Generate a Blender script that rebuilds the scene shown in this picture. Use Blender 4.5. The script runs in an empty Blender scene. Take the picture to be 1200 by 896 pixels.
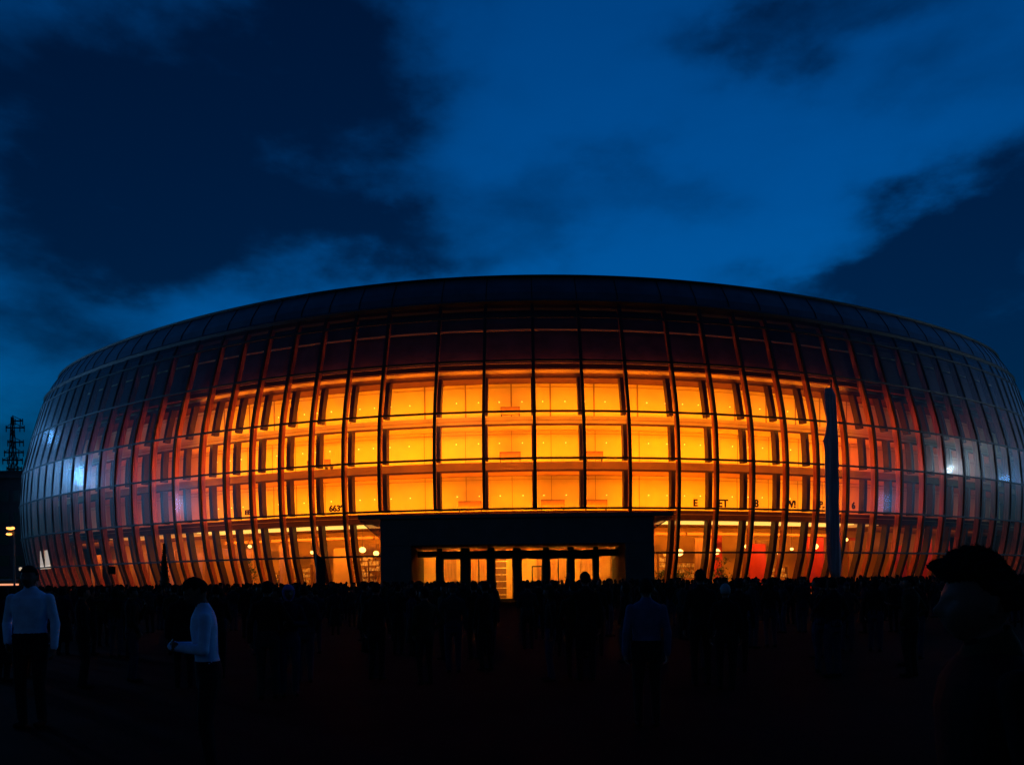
import bpy, bmesh, math, random
import numpy as np
from mathutils import Vector, Matrix, noise

random.seed(7)
PI = math.pi
S = bpy.context.scene
C = S.collection

# ------------------------------------------------------------------ camera numbers
F, HZ, ROLL, EYE = 926.55, 681.5, 0.0119, 1.66


def unroll(x, y):
    return (600 + (x - 600) * math.cos(ROLL) - (y - 448) * math.sin(ROLL),
            448 + (y - 448) * math.cos(ROLL) + (x - 600) * math.sin(ROLL))


def at(x, y, Y):
    """world point seen at photo pixel (x, y) when it stands Y metres away"""
    u, v = unroll(x, y)
    return Vector(((u - 600) / F * Y, Y, EYE + (HZ - v) / F * Y))


# ------------------------------------------------------------------ helpers
def tag(o, label=None, cat=None, group=None, kind=None):
    for k, v in (('label', label), ('category', cat), ('group', group), ('kind', kind)):
        if v:
            o[k] = v
    return o


def empty(name, loc=(0, 0, 0), rz=0.0, parent=None):
    o = bpy.data.objects.new(name, None)
    o.empty_display_size = 0.3
    C.objects.link(o)
    o.location = loc
    o.rotation_euler.z = rz
    if parent:
        o.parent = parent
    return o


def obj(name, bm, mat, parent=None, smooth=False):
    me = bpy.data.meshes.new(name)
    bm.to_mesh(me)
    bm.free()
    for m in (mat if isinstance(mat, (list, tuple)) else [mat]):
        me.materials.append(m)
    if smooth:
        for p in me.polygons:
            p.use_smooth = True
    o = bpy.data.objects.new(name, me)
    C.objects.link(o)
    if parent:
        o.parent = parent
    return o


def copy_tree(o, parent=None):
    c = o.copy()
    C.objects.link(c)
    if parent:
        c.parent = parent
    for ch in list(o.children):
        copy_tree(ch, c)
    return c


def box(bm, c, s, M=None, bev=0.0):
    """box centred at c of full size s"""
    vs = []
    for dx in (-.5, .5):
        for dy in (-.5, .5):
            for dz in (-.5, .5):
                v = Vector((c[0] + dx * s[0], c[1] + dy * s[1], c[2] + dz * s[2]))
                vs.append(bm.verts.new(M @ v if M else v))
    q = [(0, 1, 3, 2), (4, 6, 7, 5), (0, 4, 5, 1), (2, 3, 7, 6), (0, 2, 6, 4), (1, 5, 7, 3)]
    fs = [bm.faces.new([vs[i] for i in f]) for f in q]
    if bev:
        es = list({e for f in fs for e in f.edges})
        bmesh.ops.bevel(bm, geom=es, offset=bev, segments=2, affect='EDGES', profile=0.6)
    return vs


def hexa(bm, a, b):
    """solid between quad a (4 points) and quad b"""
    va = [bm.verts.new(p) for p in a]
    vb = [bm.verts.new(p) for p in b]
    bm.faces.new(va[::-1])
    bm.faces.new(vb)
    for i in range(4):
        j = (i + 1) % 4
        bm.faces.new((va[i], va[j], vb[j], vb[i]))


def sweep(bm, quads, cap=True):
    """skin a list of closed rings (each the same number of points)"""
    rings = [[bm.verts.new(p) for p in q] for q in quads]
    n = len(rings[0])
    for r0, r1 in zip(rings, rings[1:]):
        for i in range(n):
            j = (i + 1) % n
            bm.faces.new((r0[i], r0[j], r1[j], r1[i]))
    if cap:
        bm.faces.new(rings[0][::-1])
        bm.faces.new(rings[-1])


def tube(bm, pts, r, n=10):
    pts = [Vector(p) for p in pts]
    rs = r if isinstance(r, (list, tuple)) else [r] * len(pts)
    rings = []
    for i, p in enumerate(pts):
        d = (pts[min(i + 1, len(pts) - 1)] - pts[max(i - 1, 0)]).normalized()
        u = d.orthogonal().normalized() if abs(d.z) < .95 else Vector((1, 0, 0))
        u = (u - d * u.dot(d)).normalized()
        if abs(d.z) < .95:
            u = d.cross(Vector((0, 0, 1))).normalized()
        w = d.cross(u)
        rings.append([p + (u * math.cos(a) + w * math.sin(a)) * rs[i] for a in [2 * PI * k / n for k in range(n)]])
    sweep(bm, rings)


def lathe(bm, prof, c=(0, 0, 0), n=16):
    c = Vector(c)
    sweep(bm, [[c + Vector((r * math.cos(2 * PI * k / n), r * math.sin(2 * PI * k / n), z)) for k in range(n)] for r, z in prof])


# ------------------------------------------------------------------ materials
def new_mat(name):
    m = bpy.data.materials.new(name)
    m.use_nodes = True
    nt = m.node_tree
    return m, nt, nt.nodes['Principled BSDF']


def mat(name, col, rough=.6, metal=0.0, spec=.5, var=.0, scale=3.0, bump=0.0, stretch=(1, 1, 1)):
    m, nt, b = new_mat(name)
    b.inputs['Roughness'].default_value = rough
    b.inputs['Metallic'].default_value = metal
    b.inputs['Specular IOR Level'].default_value = spec
    tc = nt.nodes.new('ShaderNodeTexCoord')
    mp = nt.nodes.new('ShaderNodeMapping')
    mp.inputs['Scale'].default_value = stretch
    nz = nt.nodes.new('ShaderNodeTexNoise')
    nz.inputs['Scale'].default_value = scale
    nz.inputs['Detail'].default_value = 6
    nt.links.new(tc.outputs['Object'], mp.inputs[0])
    nt.links.new(mp.outputs[0], nz.inputs['Vector'])
    r = nt.nodes.new('ShaderNodeValToRGB')
    lo, hi = 1 - var, 1 + var
    r.color_ramp.elements[0].position = .3
    r.color_ramp.elements[1].position = .7
    r.color_ramp.elements[0].color = (*[min(1, c * lo) for c in col], 1)
    r.color_ramp.elements[1].color = (*[min(1, c * hi) for c in col], 1)
    nt.links.new(nz.outputs[0], r.inputs[0])
    nt.links.new(r.outputs[0], b.inputs['Base Color'])
    if bump:
        bp = nt.nodes.new('ShaderNodeBump')
        bp.inputs['Strength'].default_value = bump
        nt.links.new(nz.outputs[0], bp.inputs['Height'])
        nt.links.new(bp.outputs[0], b.inputs['Normal'])
    return m


def emit(name, col, s):
    m, nt, b = new_mat(name)
    b.inputs['Base Color'].default_value = (.8, .8, .8, 1)
    b.inputs['Emission Color'].default_value = (*col, 1)
    b.inputs['Emission Strength'].default_value = s
    return m


def glass_mat(name, tint=(.9, .9, .92), mid=.80, wide=.70, ior=1.6):
    m = bpy.data.materials.new(name)
    m.use_nodes = True
    nt = m.node_tree
    nt.nodes.clear()
    N, L = nt.nodes.new, nt.links.new
    out = N('ShaderNodeOutputMaterial')
    tr = N('ShaderNodeBsdfTransparent')
    tr.inputs[0].default_value = (*tint, 1)
    # float-glass waviness and the haze of a dusty pane
    tc = N('ShaderNodeTexCoord')
    mp = N('ShaderNodeMapping')
    mp.inputs['Scale'].default_value = (.16, .16, .12)
    nz = N('ShaderNodeTexNoise')
    nz.inputs['Scale'].default_value = 1.0
    nz.inputs['Detail'].default_value = 0
    bp = N('ShaderNodeBump')
    bp.inputs['Strength'].default_value = .022
    bp.inputs['Distance'].default_value = .3
    L(tc.outputs['Object'], mp.inputs[0]); L(mp.outputs[0], nz.inputs['Vector']); L(nz.outputs[0], bp.inputs['Height'])
    lobes = []
    for ro in (.075, .22, .44):
        g = N('ShaderNodeBsdfGlossy'); g.inputs['Roughness'].default_value = ro
        L(bp.outputs[0], g.inputs['Normal']); lobes.append(g)
    m1 = N('ShaderNodeMixShader'); m1.inputs[0].default_value = mid       # mirror sheen -> film of dust
    L(lobes[0].outputs[0], m1.inputs[1]); L(lobes[1].outputs[0], m1.inputs[2])
    mg = N('ShaderNodeMixShader'); mg.inputs[0].default_value = wide
    L(m1.outputs[0], mg.inputs[1]); L(lobes[2].outputs[0], mg.inputs[2])
    fr = N('ShaderNodeFresnel')
    # a thin pane reflects alike from both sides
    ge = N('ShaderNodeNewGeometry')
    io = N('ShaderNodeMapRange'); io.inputs[3].default_value = ior; io.inputs[4].default_value = 1 / ior
    L(ge.outputs['Backfacing'], io.inputs[0]); L(io.outputs[0], fr.inputs['IOR'])
    mx = N('ShaderNodeMixShader')
    L(fr.outputs[0], mx.inputs[0]); L(tr.outputs[0], mx.inputs[1]); L(mg.outputs[0], mx.inputs[2])
    L(mx.outputs[0], out.inputs[0])
    return m


M = {}
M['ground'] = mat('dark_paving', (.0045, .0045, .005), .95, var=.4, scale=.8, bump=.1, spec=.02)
M['glass'] = glass_mat('facade_glass')
M['doorglass'] = glass_mat('door_glass', (.92, .9, .86), .3, .1, 1.45)
M['smokeglass'] = glass_mat('smoked_glass', (.30, .22, .2), .5, .2, 1.45)
M['mullion'] = mat('dark_bronze_frame', (.018, .012, .012), .55, .1, var=.2, scale=1)
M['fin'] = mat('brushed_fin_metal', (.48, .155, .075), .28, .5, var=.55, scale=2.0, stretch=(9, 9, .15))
M['column'] = mat('dark_column_paint', (.045, .015, .012), .45, var=.2, scale=2, stretch=(4, 4, .3))
M['wall'] = mat('inner_wall_render', (.82, .62, .25), .85, var=.07, scale=.5)
M['wallline'] = mat('wall_joint', (.35, .2, .08), .7)
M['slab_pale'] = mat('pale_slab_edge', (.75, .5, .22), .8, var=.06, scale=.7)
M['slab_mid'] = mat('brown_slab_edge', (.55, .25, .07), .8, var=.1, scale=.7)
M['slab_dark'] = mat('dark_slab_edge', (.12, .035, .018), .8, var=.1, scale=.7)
M['floor'] = mat('inner_floor', (.35, .25, .16), .5, var=.1)
M['attic'] = mat('attic_panel', (.10, .05, .06), .7, var=.3, scale=.6)
M['cap'] = mat('roof_metal', (.12, .13, .16), .42, .5, var=.25, scale=.5)
M['capdark'] = mat('gutter_metal', (.012, .012, .014), .6, .2, var=.2)
M['portal'] = mat('portal_cladding', (.06, .056, .065), .5, var=.25, scale=.7)
M['portalsoffit'] = mat('portal_soffit', (.22, .15, .11), .6, var=.1)
M['doorframe'] = mat('door_frame', (.02, .018, .018), .4, .5, var=.2)
M['wood'] = mat('lobby_wood', (.42, .22, .09), .45, var=.25, scale=1.2, stretch=(6, 6, .6))
M['lobbywall'] = mat('lobby_wall', (.62, .38, .14), .8, var=.12, scale=.6)
M['redwall'] = mat('red_panel', (.5, .035, .02), .5, var=.15, scale=.8)
M['shelf'] = mat('shelf_wood', (.2, .1, .05), .5, var=.2)
M['goods'] = mat('stacked_goods', (.75, .6, .4), .6, var=.5, scale=6)
M['bench'] = mat('bench_leather', (.21, .085, .022), .5, var=.2)
M['letter'] = mat('black_letter_paint', (.015, .01, .01), .5)
M['leaf'] = mat('plant_leaf', (.05, .08, .03), .55, var=.35, scale=5)
M['conifer'] = mat('conifer_needle', (.03, .05, .03), .7, var=.4, scale=6)
M['bark'] = mat('bark', (.08, .055, .04), .9, var=.3, scale=8, bump=.3)
M['pot'] = mat('planter_clay', (.12, .08, .06), .7, var=.2)
M['steel'] = mat('galvanised_steel', (.16, .16, .17), .45, .7, var=.2)
M['darksteel'] = mat('dark_steel', (.035, .035, .04), .5, .5, var=.2)
M['flag'] = mat('navy_flag_cloth', (.46, .30, .34), .85, var=.3, scale=1.2, stretch=(6, 6, .4))
M['block'] = mat('office_block_render', (.03, .03, .034), .8, var=.25, scale=.6)
M['blockglass'] = mat('office_block_window', (.012, .014, .02), .2, spec=.6)
M['black'] = mat('black_board', (.012, .012, .012), .6)
M['sconce'] = emit('sconce_glow', (1, .58, .08), 2.6)
M['globe'] = emit('globe_glow', (1, .52, .11), 4)
M['cove'] = emit('cove_glow', (1, .56, .10), 1.5)
M['covedim'] = emit('dim_cove_glow', (1, .36, .06), .55)
M['tubeglow'] = emit('luminaire_glow', (1, .36, .035), 1.0)
M['streetglow'] = emit('sodium_glow', (1, .31, .055), 3.6)
M['bluewhite'] = emit('floodlight_glow', (.12, .42, 1), 36)
M['brightblue'] = emit('bright_floodlight_glow', (.15, .46, 1), 112)
M['whiteflood'] = emit('white_floodlight_glow', (.62, .85, 1), 520)
M['screen'] = emit('lightbox_glow', (1, .74, .46), .55)
M['stripglow'] = emit('kiosk_strip_glow', (1, .33, .12), 1.1)
for n, c in (('skin', (.15, .065, .05)), ('hair_black', (.012, .010, .010)), ('hair_brown', (.03, .02, .014)), ('cloth_black', (.012, .012, .014)),
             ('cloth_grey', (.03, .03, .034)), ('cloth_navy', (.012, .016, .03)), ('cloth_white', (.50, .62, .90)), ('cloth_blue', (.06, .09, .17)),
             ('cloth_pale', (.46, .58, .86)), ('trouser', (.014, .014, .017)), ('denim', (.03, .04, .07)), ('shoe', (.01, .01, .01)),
             ('scarf', (.16, .13, .34)), ('hair_grey', (.30, .28, .29)), ('cloth_olive', (.035, .03, .018)), ('cloth_maroon', (.035, .012, .012))):
    M[n] = mat(n, c, .6 if n == 'skin' else .92, spec=.25 if n == 'skin' else .08, var=.18, scale=9, bump=.0 if n == 'skin' else .15)

# ------------------------------------------------------------------ arena geometry
A_, B_, X0, TH, D0, E1, E2 = 70.532, 44.787, 1.02, -.0404, 70.0, -.01925, .08339
CY = D0 + B_
ct, st = math.cos(TH), math.sin(TH)


def ell(phi, k, z):
    lx = (A_ - k) * (math.sin(phi) + E1 * math.sin(3 * phi))
    ly = -(B_ - k) * (math.cos(phi) + E2 * math.cos(3 * phi)) / (1 + E2)
    return Vector((X0 + lx * ct - ly * st, CY + lx * st + ly * ct, z))


def frame(phi, k=0):
    t = (ell(phi + 1e-3, k, 0) - ell(phi - 1e-3, k, 0)).normalized()   # to the right
    return t, Vector((-t.y, t.x, 0))                                    # inward


PZ = [0, 2.5, 4.05, 8.05, 12.5, 16.73, 21.6, 25.98, 27.37, 30.77]
PK = [2.1, 1.3, .8, .15, 0, .36, 1.6, 2.9, 3.5, 5.45]


def kz(z):
    z = max(0, min(PZ[-1], z))
    for i in range(len(PZ) - 1):
        if z <= PZ[i + 1]:
            break
    h = PZ[i + 1] - PZ[i]
    t = (z - PZ[i]) / h

    def sl(j):
        a, b = max(0, j - 1), min(len(PZ) - 1, j + 1)
        return (PK[b] - PK[a]) / (PZ[b] - PZ[a])
    m0, m1 = sl(i) * h, sl(i + 1) * h
    return ((2 * t**3 - 3 * t**2 + 1) * PK[i] + (t**3 - 2 * t**2 + t) * m0 + (-2 * t**3 + 3 * t**2) * PK[i + 1] + (t**3 - t**2) * m1)


def phi_of(px, py=510, k=.3):
    u, v = unroll(px, py)
    t = (u - 600) / F
    best = None
    n = 6000
    lo, hi = -1.25, 1.25
    prev = None
    for i in range(n + 1):
        ph = lo + (hi - lo) * i / n
        p = ell(ph, k, 0)
        g = p.x / p.y - t
        if prev is not None and prev[1] < 0 <= g:
            best = prev[0] + (ph - prev[0]) * (-prev[1]) / (g - prev[1])
            break
        prev = (ph, g)
    return best


MULL = [38, 46, 54, 63, 73, 86, 101, 118, 136, 155.5, 178, 205, 236, 264.5, 295, 329, 364.5, 403, 445, 509.5, 567, 626.5, 684.5, 737.5,
        794.5, 839, 881, 920.5, 956.5, 991, 1024.5, 1054, 1081, 1105, 1127, 1147, 1165, 1181, 1194.5]
PHI = [phi_of(x) for x in MULL]
step = .042
for _ in range(9):
    PHI.insert(0, PHI[0] - step); MULL.insert(0, 30 - _)
for _ in range(10):
    PHI.append(PHI[-1] + step); MULL.append(1205 + _)
NB = len(PHI) - 1
ROWS = [0.06, 4.05, 8.05, 12.5, 16.73, 21.6, 25.98, 27.37]

arena = empty('arena', ell(0, 0, 0))
tag(arena, 'huge oval arena with bulging glass facade glowing orange from inside', 'arena')
AL = arena.location.copy()


def aobj(name, bm, m, parent=None, smooth=False):
    """a part of the arena, its mesh given in world coordinates"""
    bmesh.ops.translate(bm, verts=bm.verts, vec=-AL)
    bmesh.ops.recalc_face_normals(bm, faces=bm.faces)
    return obj(name, bm, m, parent or arena, smooth)


def bar(bm, phi, d0, d1, w, zs):
    """upright bar following the bulge at angle phi, from depth d0 to d1 behind the glass"""
    t, n = frame(phi)
    qs = []
    for z in zs:
        p = ell(phi, kz(z), z)
        qs.append([p + n * d0 - t * w / 2, p + n * d0 + t * w / 2, p + n * d1 + t * w / 2, p + n * d1 - t * w / 2])
    sweep(bm, qs)


def ringbar(bm, phis, d0, d1, z0, z1, k=None, closed=False):
    """horizontal ring beam between depths d0..d1 and heights z0..z1"""
    qs = []
    for ph in phis:
        t, n = frame(ph)
        k0 = kz((z0 + z1) / 2) if k is None else k
        p = ell(ph, k0, 0)
        a, b = p + n * d0, p + n * d1
        qs.append([Vector((a.x, a.y, z0)), Vector((b.x, b.y, z0)), Vector((b.x, b.y, z1)), Vector((a.x, a.y, z1))])
    sweep(bm, qs)


def zrange(a, b, s=1.1):
    n = max(1, round((b - a) / s))
    return [a + (b - a) * i / n for i in range(n + 1)]


def xm(i):
    return (MULL[i] + MULL[i + 1]) / 2


PORT = lambda i: 440 < MULL[i] and MULL[i + 1] < 745      # bays whose foot is taken by the entrance portal


def lit(i):
    x = xm(i)
    if 228 < x < 880: return 1.0
    if 205 < x < 985: return .84
    if 985 <= x < 1010: return .75
    if 1010 <= x < 1040: return .34
    if 1040 <= x < 1090: return .15
    if 180 < x <= 205: return .17
    if 100 < x <= 180: return .105
    return .04


for i in range(NB):
    p0, p1 = PHI[i], PHI[i + 1]
    z_lo = 2 if PORT(i) else 0
    bm = bmesh.new()
    for r in range(z_lo, len(ROWS) - 1):
        za, zb = ROWS[r], ROWS[r + 1]
        q = [ell(p0, kz(za), za), ell(p1, kz(za), za), ell(p1, kz(zb), zb), ell(p0, kz(zb), zb)]
        # each pane flat, hung with a hair of its own tilt
        rnd = random.Random(i * 31 + r)
        t, n = frame((p0 + p1) / 2)
        j = [rnd.uniform(-.012, .012) for _ in range(3)]
        q = [q[0] + n * j[0], q[1] + n * j[1], q[2] + n * j[2], q[3] + n * (j[0] + j[2] - j[1])]
        bm.faces.new([bm.verts.new(v) for v in q])
    bay = aobj('glazing_bay', bm, M['glass'])
    z0 = ROWS[z_lo]
    bm = bmesh.new(); bar(bm, p0, -.05, .16, .27, zrange(z0, 27.32)); aobj('mullion', bm, M['mullion'], bay)
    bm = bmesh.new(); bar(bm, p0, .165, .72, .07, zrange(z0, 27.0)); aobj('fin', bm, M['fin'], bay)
    bm = bmesh.new()
    segs = [(8.1, 11.55), (12.52, 15.8), (16.75, 20.35)]
    if not PORT(i): segs.insert(0, (.06, 7.1))
    for a, b in segs:
        bar(bm, p0, 1.35, 2.0, .42, zrange(a, b))
    aobj('column', bm, M['column'], bay)

# transoms: one bent bar per level, cut where the portal stands
ip0 = min(i for i in range(NB) if PORT(i)); ip1 = max(i for i in range(NB) if PORT(i)) + 1
for z in ROWS[1:]:
    for run in ([PHI[:ip0 + 1], PHI[ip1:]] if z < 8 else [PHI]):
        bm = bmesh.new()
        qs = []
        for ph in run:
            t, n = frame(ph)
            p = ell(ph, kz(z), z)
            qs.append([p - n * .06 + Vector((0, 0, -.085)), p + n * .12 + Vector((0, 0, -.085)), p + n * .12 + Vector((0, 0, .085)), p - n * .06 + Vector((0, 0, .085))])
        sweep(bm, qs)
        aobj('transom', bm, M['mullion'])

# slabs, walls, attic behind the glass
ALL = [PHI[0] + (PHI[-1] - PHI[0]) * i / 150 for i in range(151)]
WD = 4.9
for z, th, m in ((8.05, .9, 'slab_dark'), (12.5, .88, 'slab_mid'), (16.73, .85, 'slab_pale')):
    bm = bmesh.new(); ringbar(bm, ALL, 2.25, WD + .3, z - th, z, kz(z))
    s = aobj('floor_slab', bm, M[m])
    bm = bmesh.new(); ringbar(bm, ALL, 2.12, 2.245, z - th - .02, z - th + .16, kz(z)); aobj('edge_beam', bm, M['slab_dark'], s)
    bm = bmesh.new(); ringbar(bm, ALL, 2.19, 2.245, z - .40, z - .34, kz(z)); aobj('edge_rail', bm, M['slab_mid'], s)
bm = bmesh.new(); ringbar(bm, ALL, 1.9, WD + .3, 20.4, 20.88, kz(20.8)); s = aobj('ceiling_slab', bm, M['slab_dark'])
bm = bmesh.new(); ringbar(bm, ALL, .75, 1.2, 21.0, 21.45, kz(21.2)); aobj('edge_beam', bm, M['slab_dark'], s)
bm = bmesh.new(); ringbar(bm, ALL, 2.3, 2.6, 20.9, 21.6, kz(21.2)); aobj('upstand', bm, M['slab_pale'], s)
for zf, zc in ((8.07, 11.58), (12.52, 15.84), (16.75, 20.38)):
    bm = bmesh.new(); ringbar(bm, ALL, WD, WD + .25, zf, zc, kz(zf)); w = aobj('inner_wall', bm, M['wall'])
    bm = bmesh.new()
    for i in range(NB):
        if not 200 < xm(i) < 1040: continue
        ph = PHI[i] + (PHI[i + 1] - PHI[i]) * (.42 + .16 * ((i * 7) % 5) / 5)
        t, n = frame(ph)
        p = ell(ph, kz(zf), 0) + n * (WD - .02)
        hw = .07 if zf > 16 else .022
        a = [p - t * hw - n * .02, p + t * hw - n * .02, p + t * hw + n * .018, p - t * hw + n * .018]
        hexa(bm, [Vector((v.x, v.y, zf)) for v in a], [Vector((v.x, v.y, zc - .02)) for v in a])
    ringbar(bm, ALL, WD - .03, WD - .003, zc - .34, zc - .31, kz(zf))
    aobj('wall_joint', bm, M['wallline'], w)
bm = bmesh.new()
sweep(bm, [[ell(ph, kz(z) + 1.5, z) for z in (21.75, 24, 26, 27.2)] + [ell(ph, kz(z) + 1.75, z) for z in (27.2, 26, 24, 21.75)] for ph in ALL])
attic = aobj('attic_wall', bm, M['attic'])
bm = bmesh.new(); ringbar(bm, ALL, .9, 1.05, 24.9, 25.03, kz(25)); aobj('attic_rail', bm, M['slab_pale'], attic)

# roof: dark gutter, metal band, shallow dome; plain shell at the back
FULL = [2 * PI * i / 200 - PI for i in range(201)]
bm = bmesh.new()
sweep(bm, [[ell(ph, 3.45, 27.3), ell(ph, 3.3, 27.6), ell(ph, 3.9, 28.0), ell(ph, 4.4, 27.9), ell(ph, 4.4, 27.3)] for ph in FULL], cap=False)
aobj('gutter', bm, M['capdark'])
bm = bmesh.new()
capP = [(3.87, 27.98), (4.15, 28.7), (4.6, 29.4), (5.1, 30.1), (5.4, 30.55)]
sweep(bm, [[ell(ph, k, z) for k, z in capP] + [ell(ph, 7, 30.5), ell(ph, 7, 27.98)] for ph in FULL], cap=False)
band = aobj('roof_band', bm, M['cap'])
for a, b in zip(PHI[::1], PHI[1::1]):
    bm = bmesh.new()
    t, n = frame(a)
    sweep(bm, [[ell(a, k, z) - n * .05 - t * .04, ell(a, k, z) - n * .05 + t * .04, ell(a, k, z) + n * .03 + t * .04, ell(a, k, z) + n * .03 - t * .04] for k, z in capP])
    aobj('panel_seam', bm, M['capdark'], band)
bm = bmesh.new()
sweep(bm, [[ell(ph, k, z) for k, z in ((5.3, 30.52), (5.2, 30.72), (5.5, 30.85), (5.9, 30.75), (5.9, 30.5))] for ph in FULL], cap=False)
aobj('roof_edge', bm, M['capdark'])
bm = bmesh.new()
rings = [(5.85, 30.72), (8, 30.66), (14, 30.6), (24, 30.7), (34, 30.8), (42, 30.85)]
vr = [[bm.verts.new(ell(ph, k, z)) for ph in FULL[:-1]] for k, z in rings]
for r0, r1 in zip(vr, vr[1:]):
    for i in range(200):
        bm.faces.new((r0[i], r0[(i + 1) % 200], r1[(i + 1) % 200], r1[i]))
bm.faces.new(vr[-1])
aobj('roof', bm, M['cap'], smooth=True)
bm = bmesh.new()
back = [PHI[-1] + (2 * PI - (PHI[-1] - PHI[0])) * i / 120 for i in range(121)]
zz = zrange(0, 27.3, 2)
sweep(bm, [[ell(ph, kz(z) + .2, z) for z in zz] + [ell(ph, kz(z) + .5, z) for z in zz[::-1]] for ph in back])
aobj('rear_wall', bm, M['cap'])
# core behind everything so no sky shows through
bm = bmesh.new(); ringbar(bm, FULL, 15, 15.3, 0, 27.2, 0); aobj('bowl_wall', bm, M['attic'])

# wall lamps, luminaires, added fill lamps
def area(name, loc, dirv, sx, sy, power, col, up=None, spread=PI):
    l = bpy.data.lights.new(name, 'AREA')
    l.shape = 'RECTANGLE'; l.size = sx; l.size_y = sy
    l.energy = power; l.color = col; l.spread = spread
    o = bpy.data.objects.new(name, l)
    C.objects.link(o)
    z = -Vector(dirv).normalized()
    x = Vector(up).normalized()
    y = z.cross(x).normalized()
    x = y.cross(z)
    o.matrix_world = Matrix(((x.x, y.x, z.x, loc[0]), (x.y, y.y, z.y, loc[1]), (x.z, y.z, z.z, loc[2]), (0, 0, 0, 1)))
    o.parent = arena
    o.matrix_parent_inverse = Matrix.Translation(-AL)
    return o


ORANGE = (1, .268, .002)
RED = (1, .105, .03)
for i in range(NB):
    ph = (PHI[i] + PHI[i + 1]) / 2
    t, n = frame(ph)
    w = (ell(PHI[i + 1], 0, 0) - ell(PHI[i], 0, 0)).length
    L = lit(i)
    if not 20 < xm(i) < 1203: continue
    colr = ORANGE if L > .5 else RED
    for s, (zf, zc) in enumerate(((8.07, 11.58), (12.52, 15.84), (16.75, 20.38))):
        p = ell(ph, kz(zf), zf + .12) + n * 2.45
        g = (1.0, 1.12, .92)[s]
        area('floor_luminaire', p, n * .55 + Vector((0, 0, .55)), w * .95, .35, 185 * w / 3.6 * L * g, colr, t)
        if L > .1:
            p = ell(ph, kz(zf), zf - .45) + n * .45
            area('edge_fill', p, n, w * .8, .12, (20, 34, 62)[s] * w / 3.6 * L, colr, t)  # unseen fill lamp, added to brighten the slab edges
        if L >= .3 and 205 < xm(i) < 1010:
            bm = bmesh.new()
            for f in (.24, .76):
                a = PHI[i] + (PHI[i + 1] - PHI[i]) * f
                tt, nn = frame(a)
                c = ell(a, kz(zf), zf + (1.65, 2.15, 1.9)[s]) + nn * (WD - .12)
                bmesh.ops.create_icosphere(bm, subdivisions=2, radius=.055, matrix=Matrix.Translation(c))
            aobj('wall_lamp', bm, M['sconce'])
    if L > .5:
        p = ell(ph, kz(21), 20.92) + n * 1.55
        area('edge_fill', p, n * .6 + Vector((0, 0, .25)), w * .8, .1, 22.0 * w / 3.6 * L, colr, t)  # same added fill, tilted up at the ceiling slab's edge
        area('attic_fill', ell(ph, kz(21.75), 21.72) + n * .8, n * .6 + Vector((0, 0, .5)), w * .8, .1, 5.0 * w / 3.6 * L, (1, .16, .05), t)  # unseen fill lamp, added for a faint red glow in the attic row

# black letters standing at the edge of the first floor, seen from behind
def text(s, size, mirrored=True):
    cu = bpy.data.curves.new('letters', 'FONT')
    cu.body = s; cu.size = size; cu.extrude = .04; cu.offset = .03; cu.align_x = 'CENTER'
    o = bpy.data.objects.new('letters', cu)
    C.objects.link(o)
    me = bpy.data.meshes.new_from_object(o.evaluated_get(bpy.context.evaluated_depsgraph_get()))
    bpy.data.objects.remove(o)
    return me


for s, px, py, size in (('EEE', 292.5, 604, .66), ('T', 329.5, 602.5, .64), ('E', 365, 600.5, .45), ('6639', 395, 600, .80), ('E', 815, 594, .9), ('ET', 847, 595, 1.0),
                        ('8', 886, 595, 1.0), ('W!', 926, 595.5, .95), ('P.', 962, 596, .95), ('6', 999, 597, .95)):
    me = text(s, size)
    c = None
    ph = phi_of(px, py, .15 + 2.2)
    t, n = frame(ph)
    p = ell(ph, kz(8.07), 0) + n * 2.05
    u, v = unroll(px, py)
    zb = EYE + (HZ - v) * p.y / F
    bmx = bmesh.new(); bmx.from_mesh(me)
    T = Matrix(((t.x, 0, -n.x, p.x), (t.y, 0, -n.y, p.y), (0, 1, 0, zb), (0, 0, 0, 1)))
    bmesh.ops.transform(bmx, matrix=T, verts=bmx.verts)
    aobj('sign_letter', bmx, M['letter'])

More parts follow.
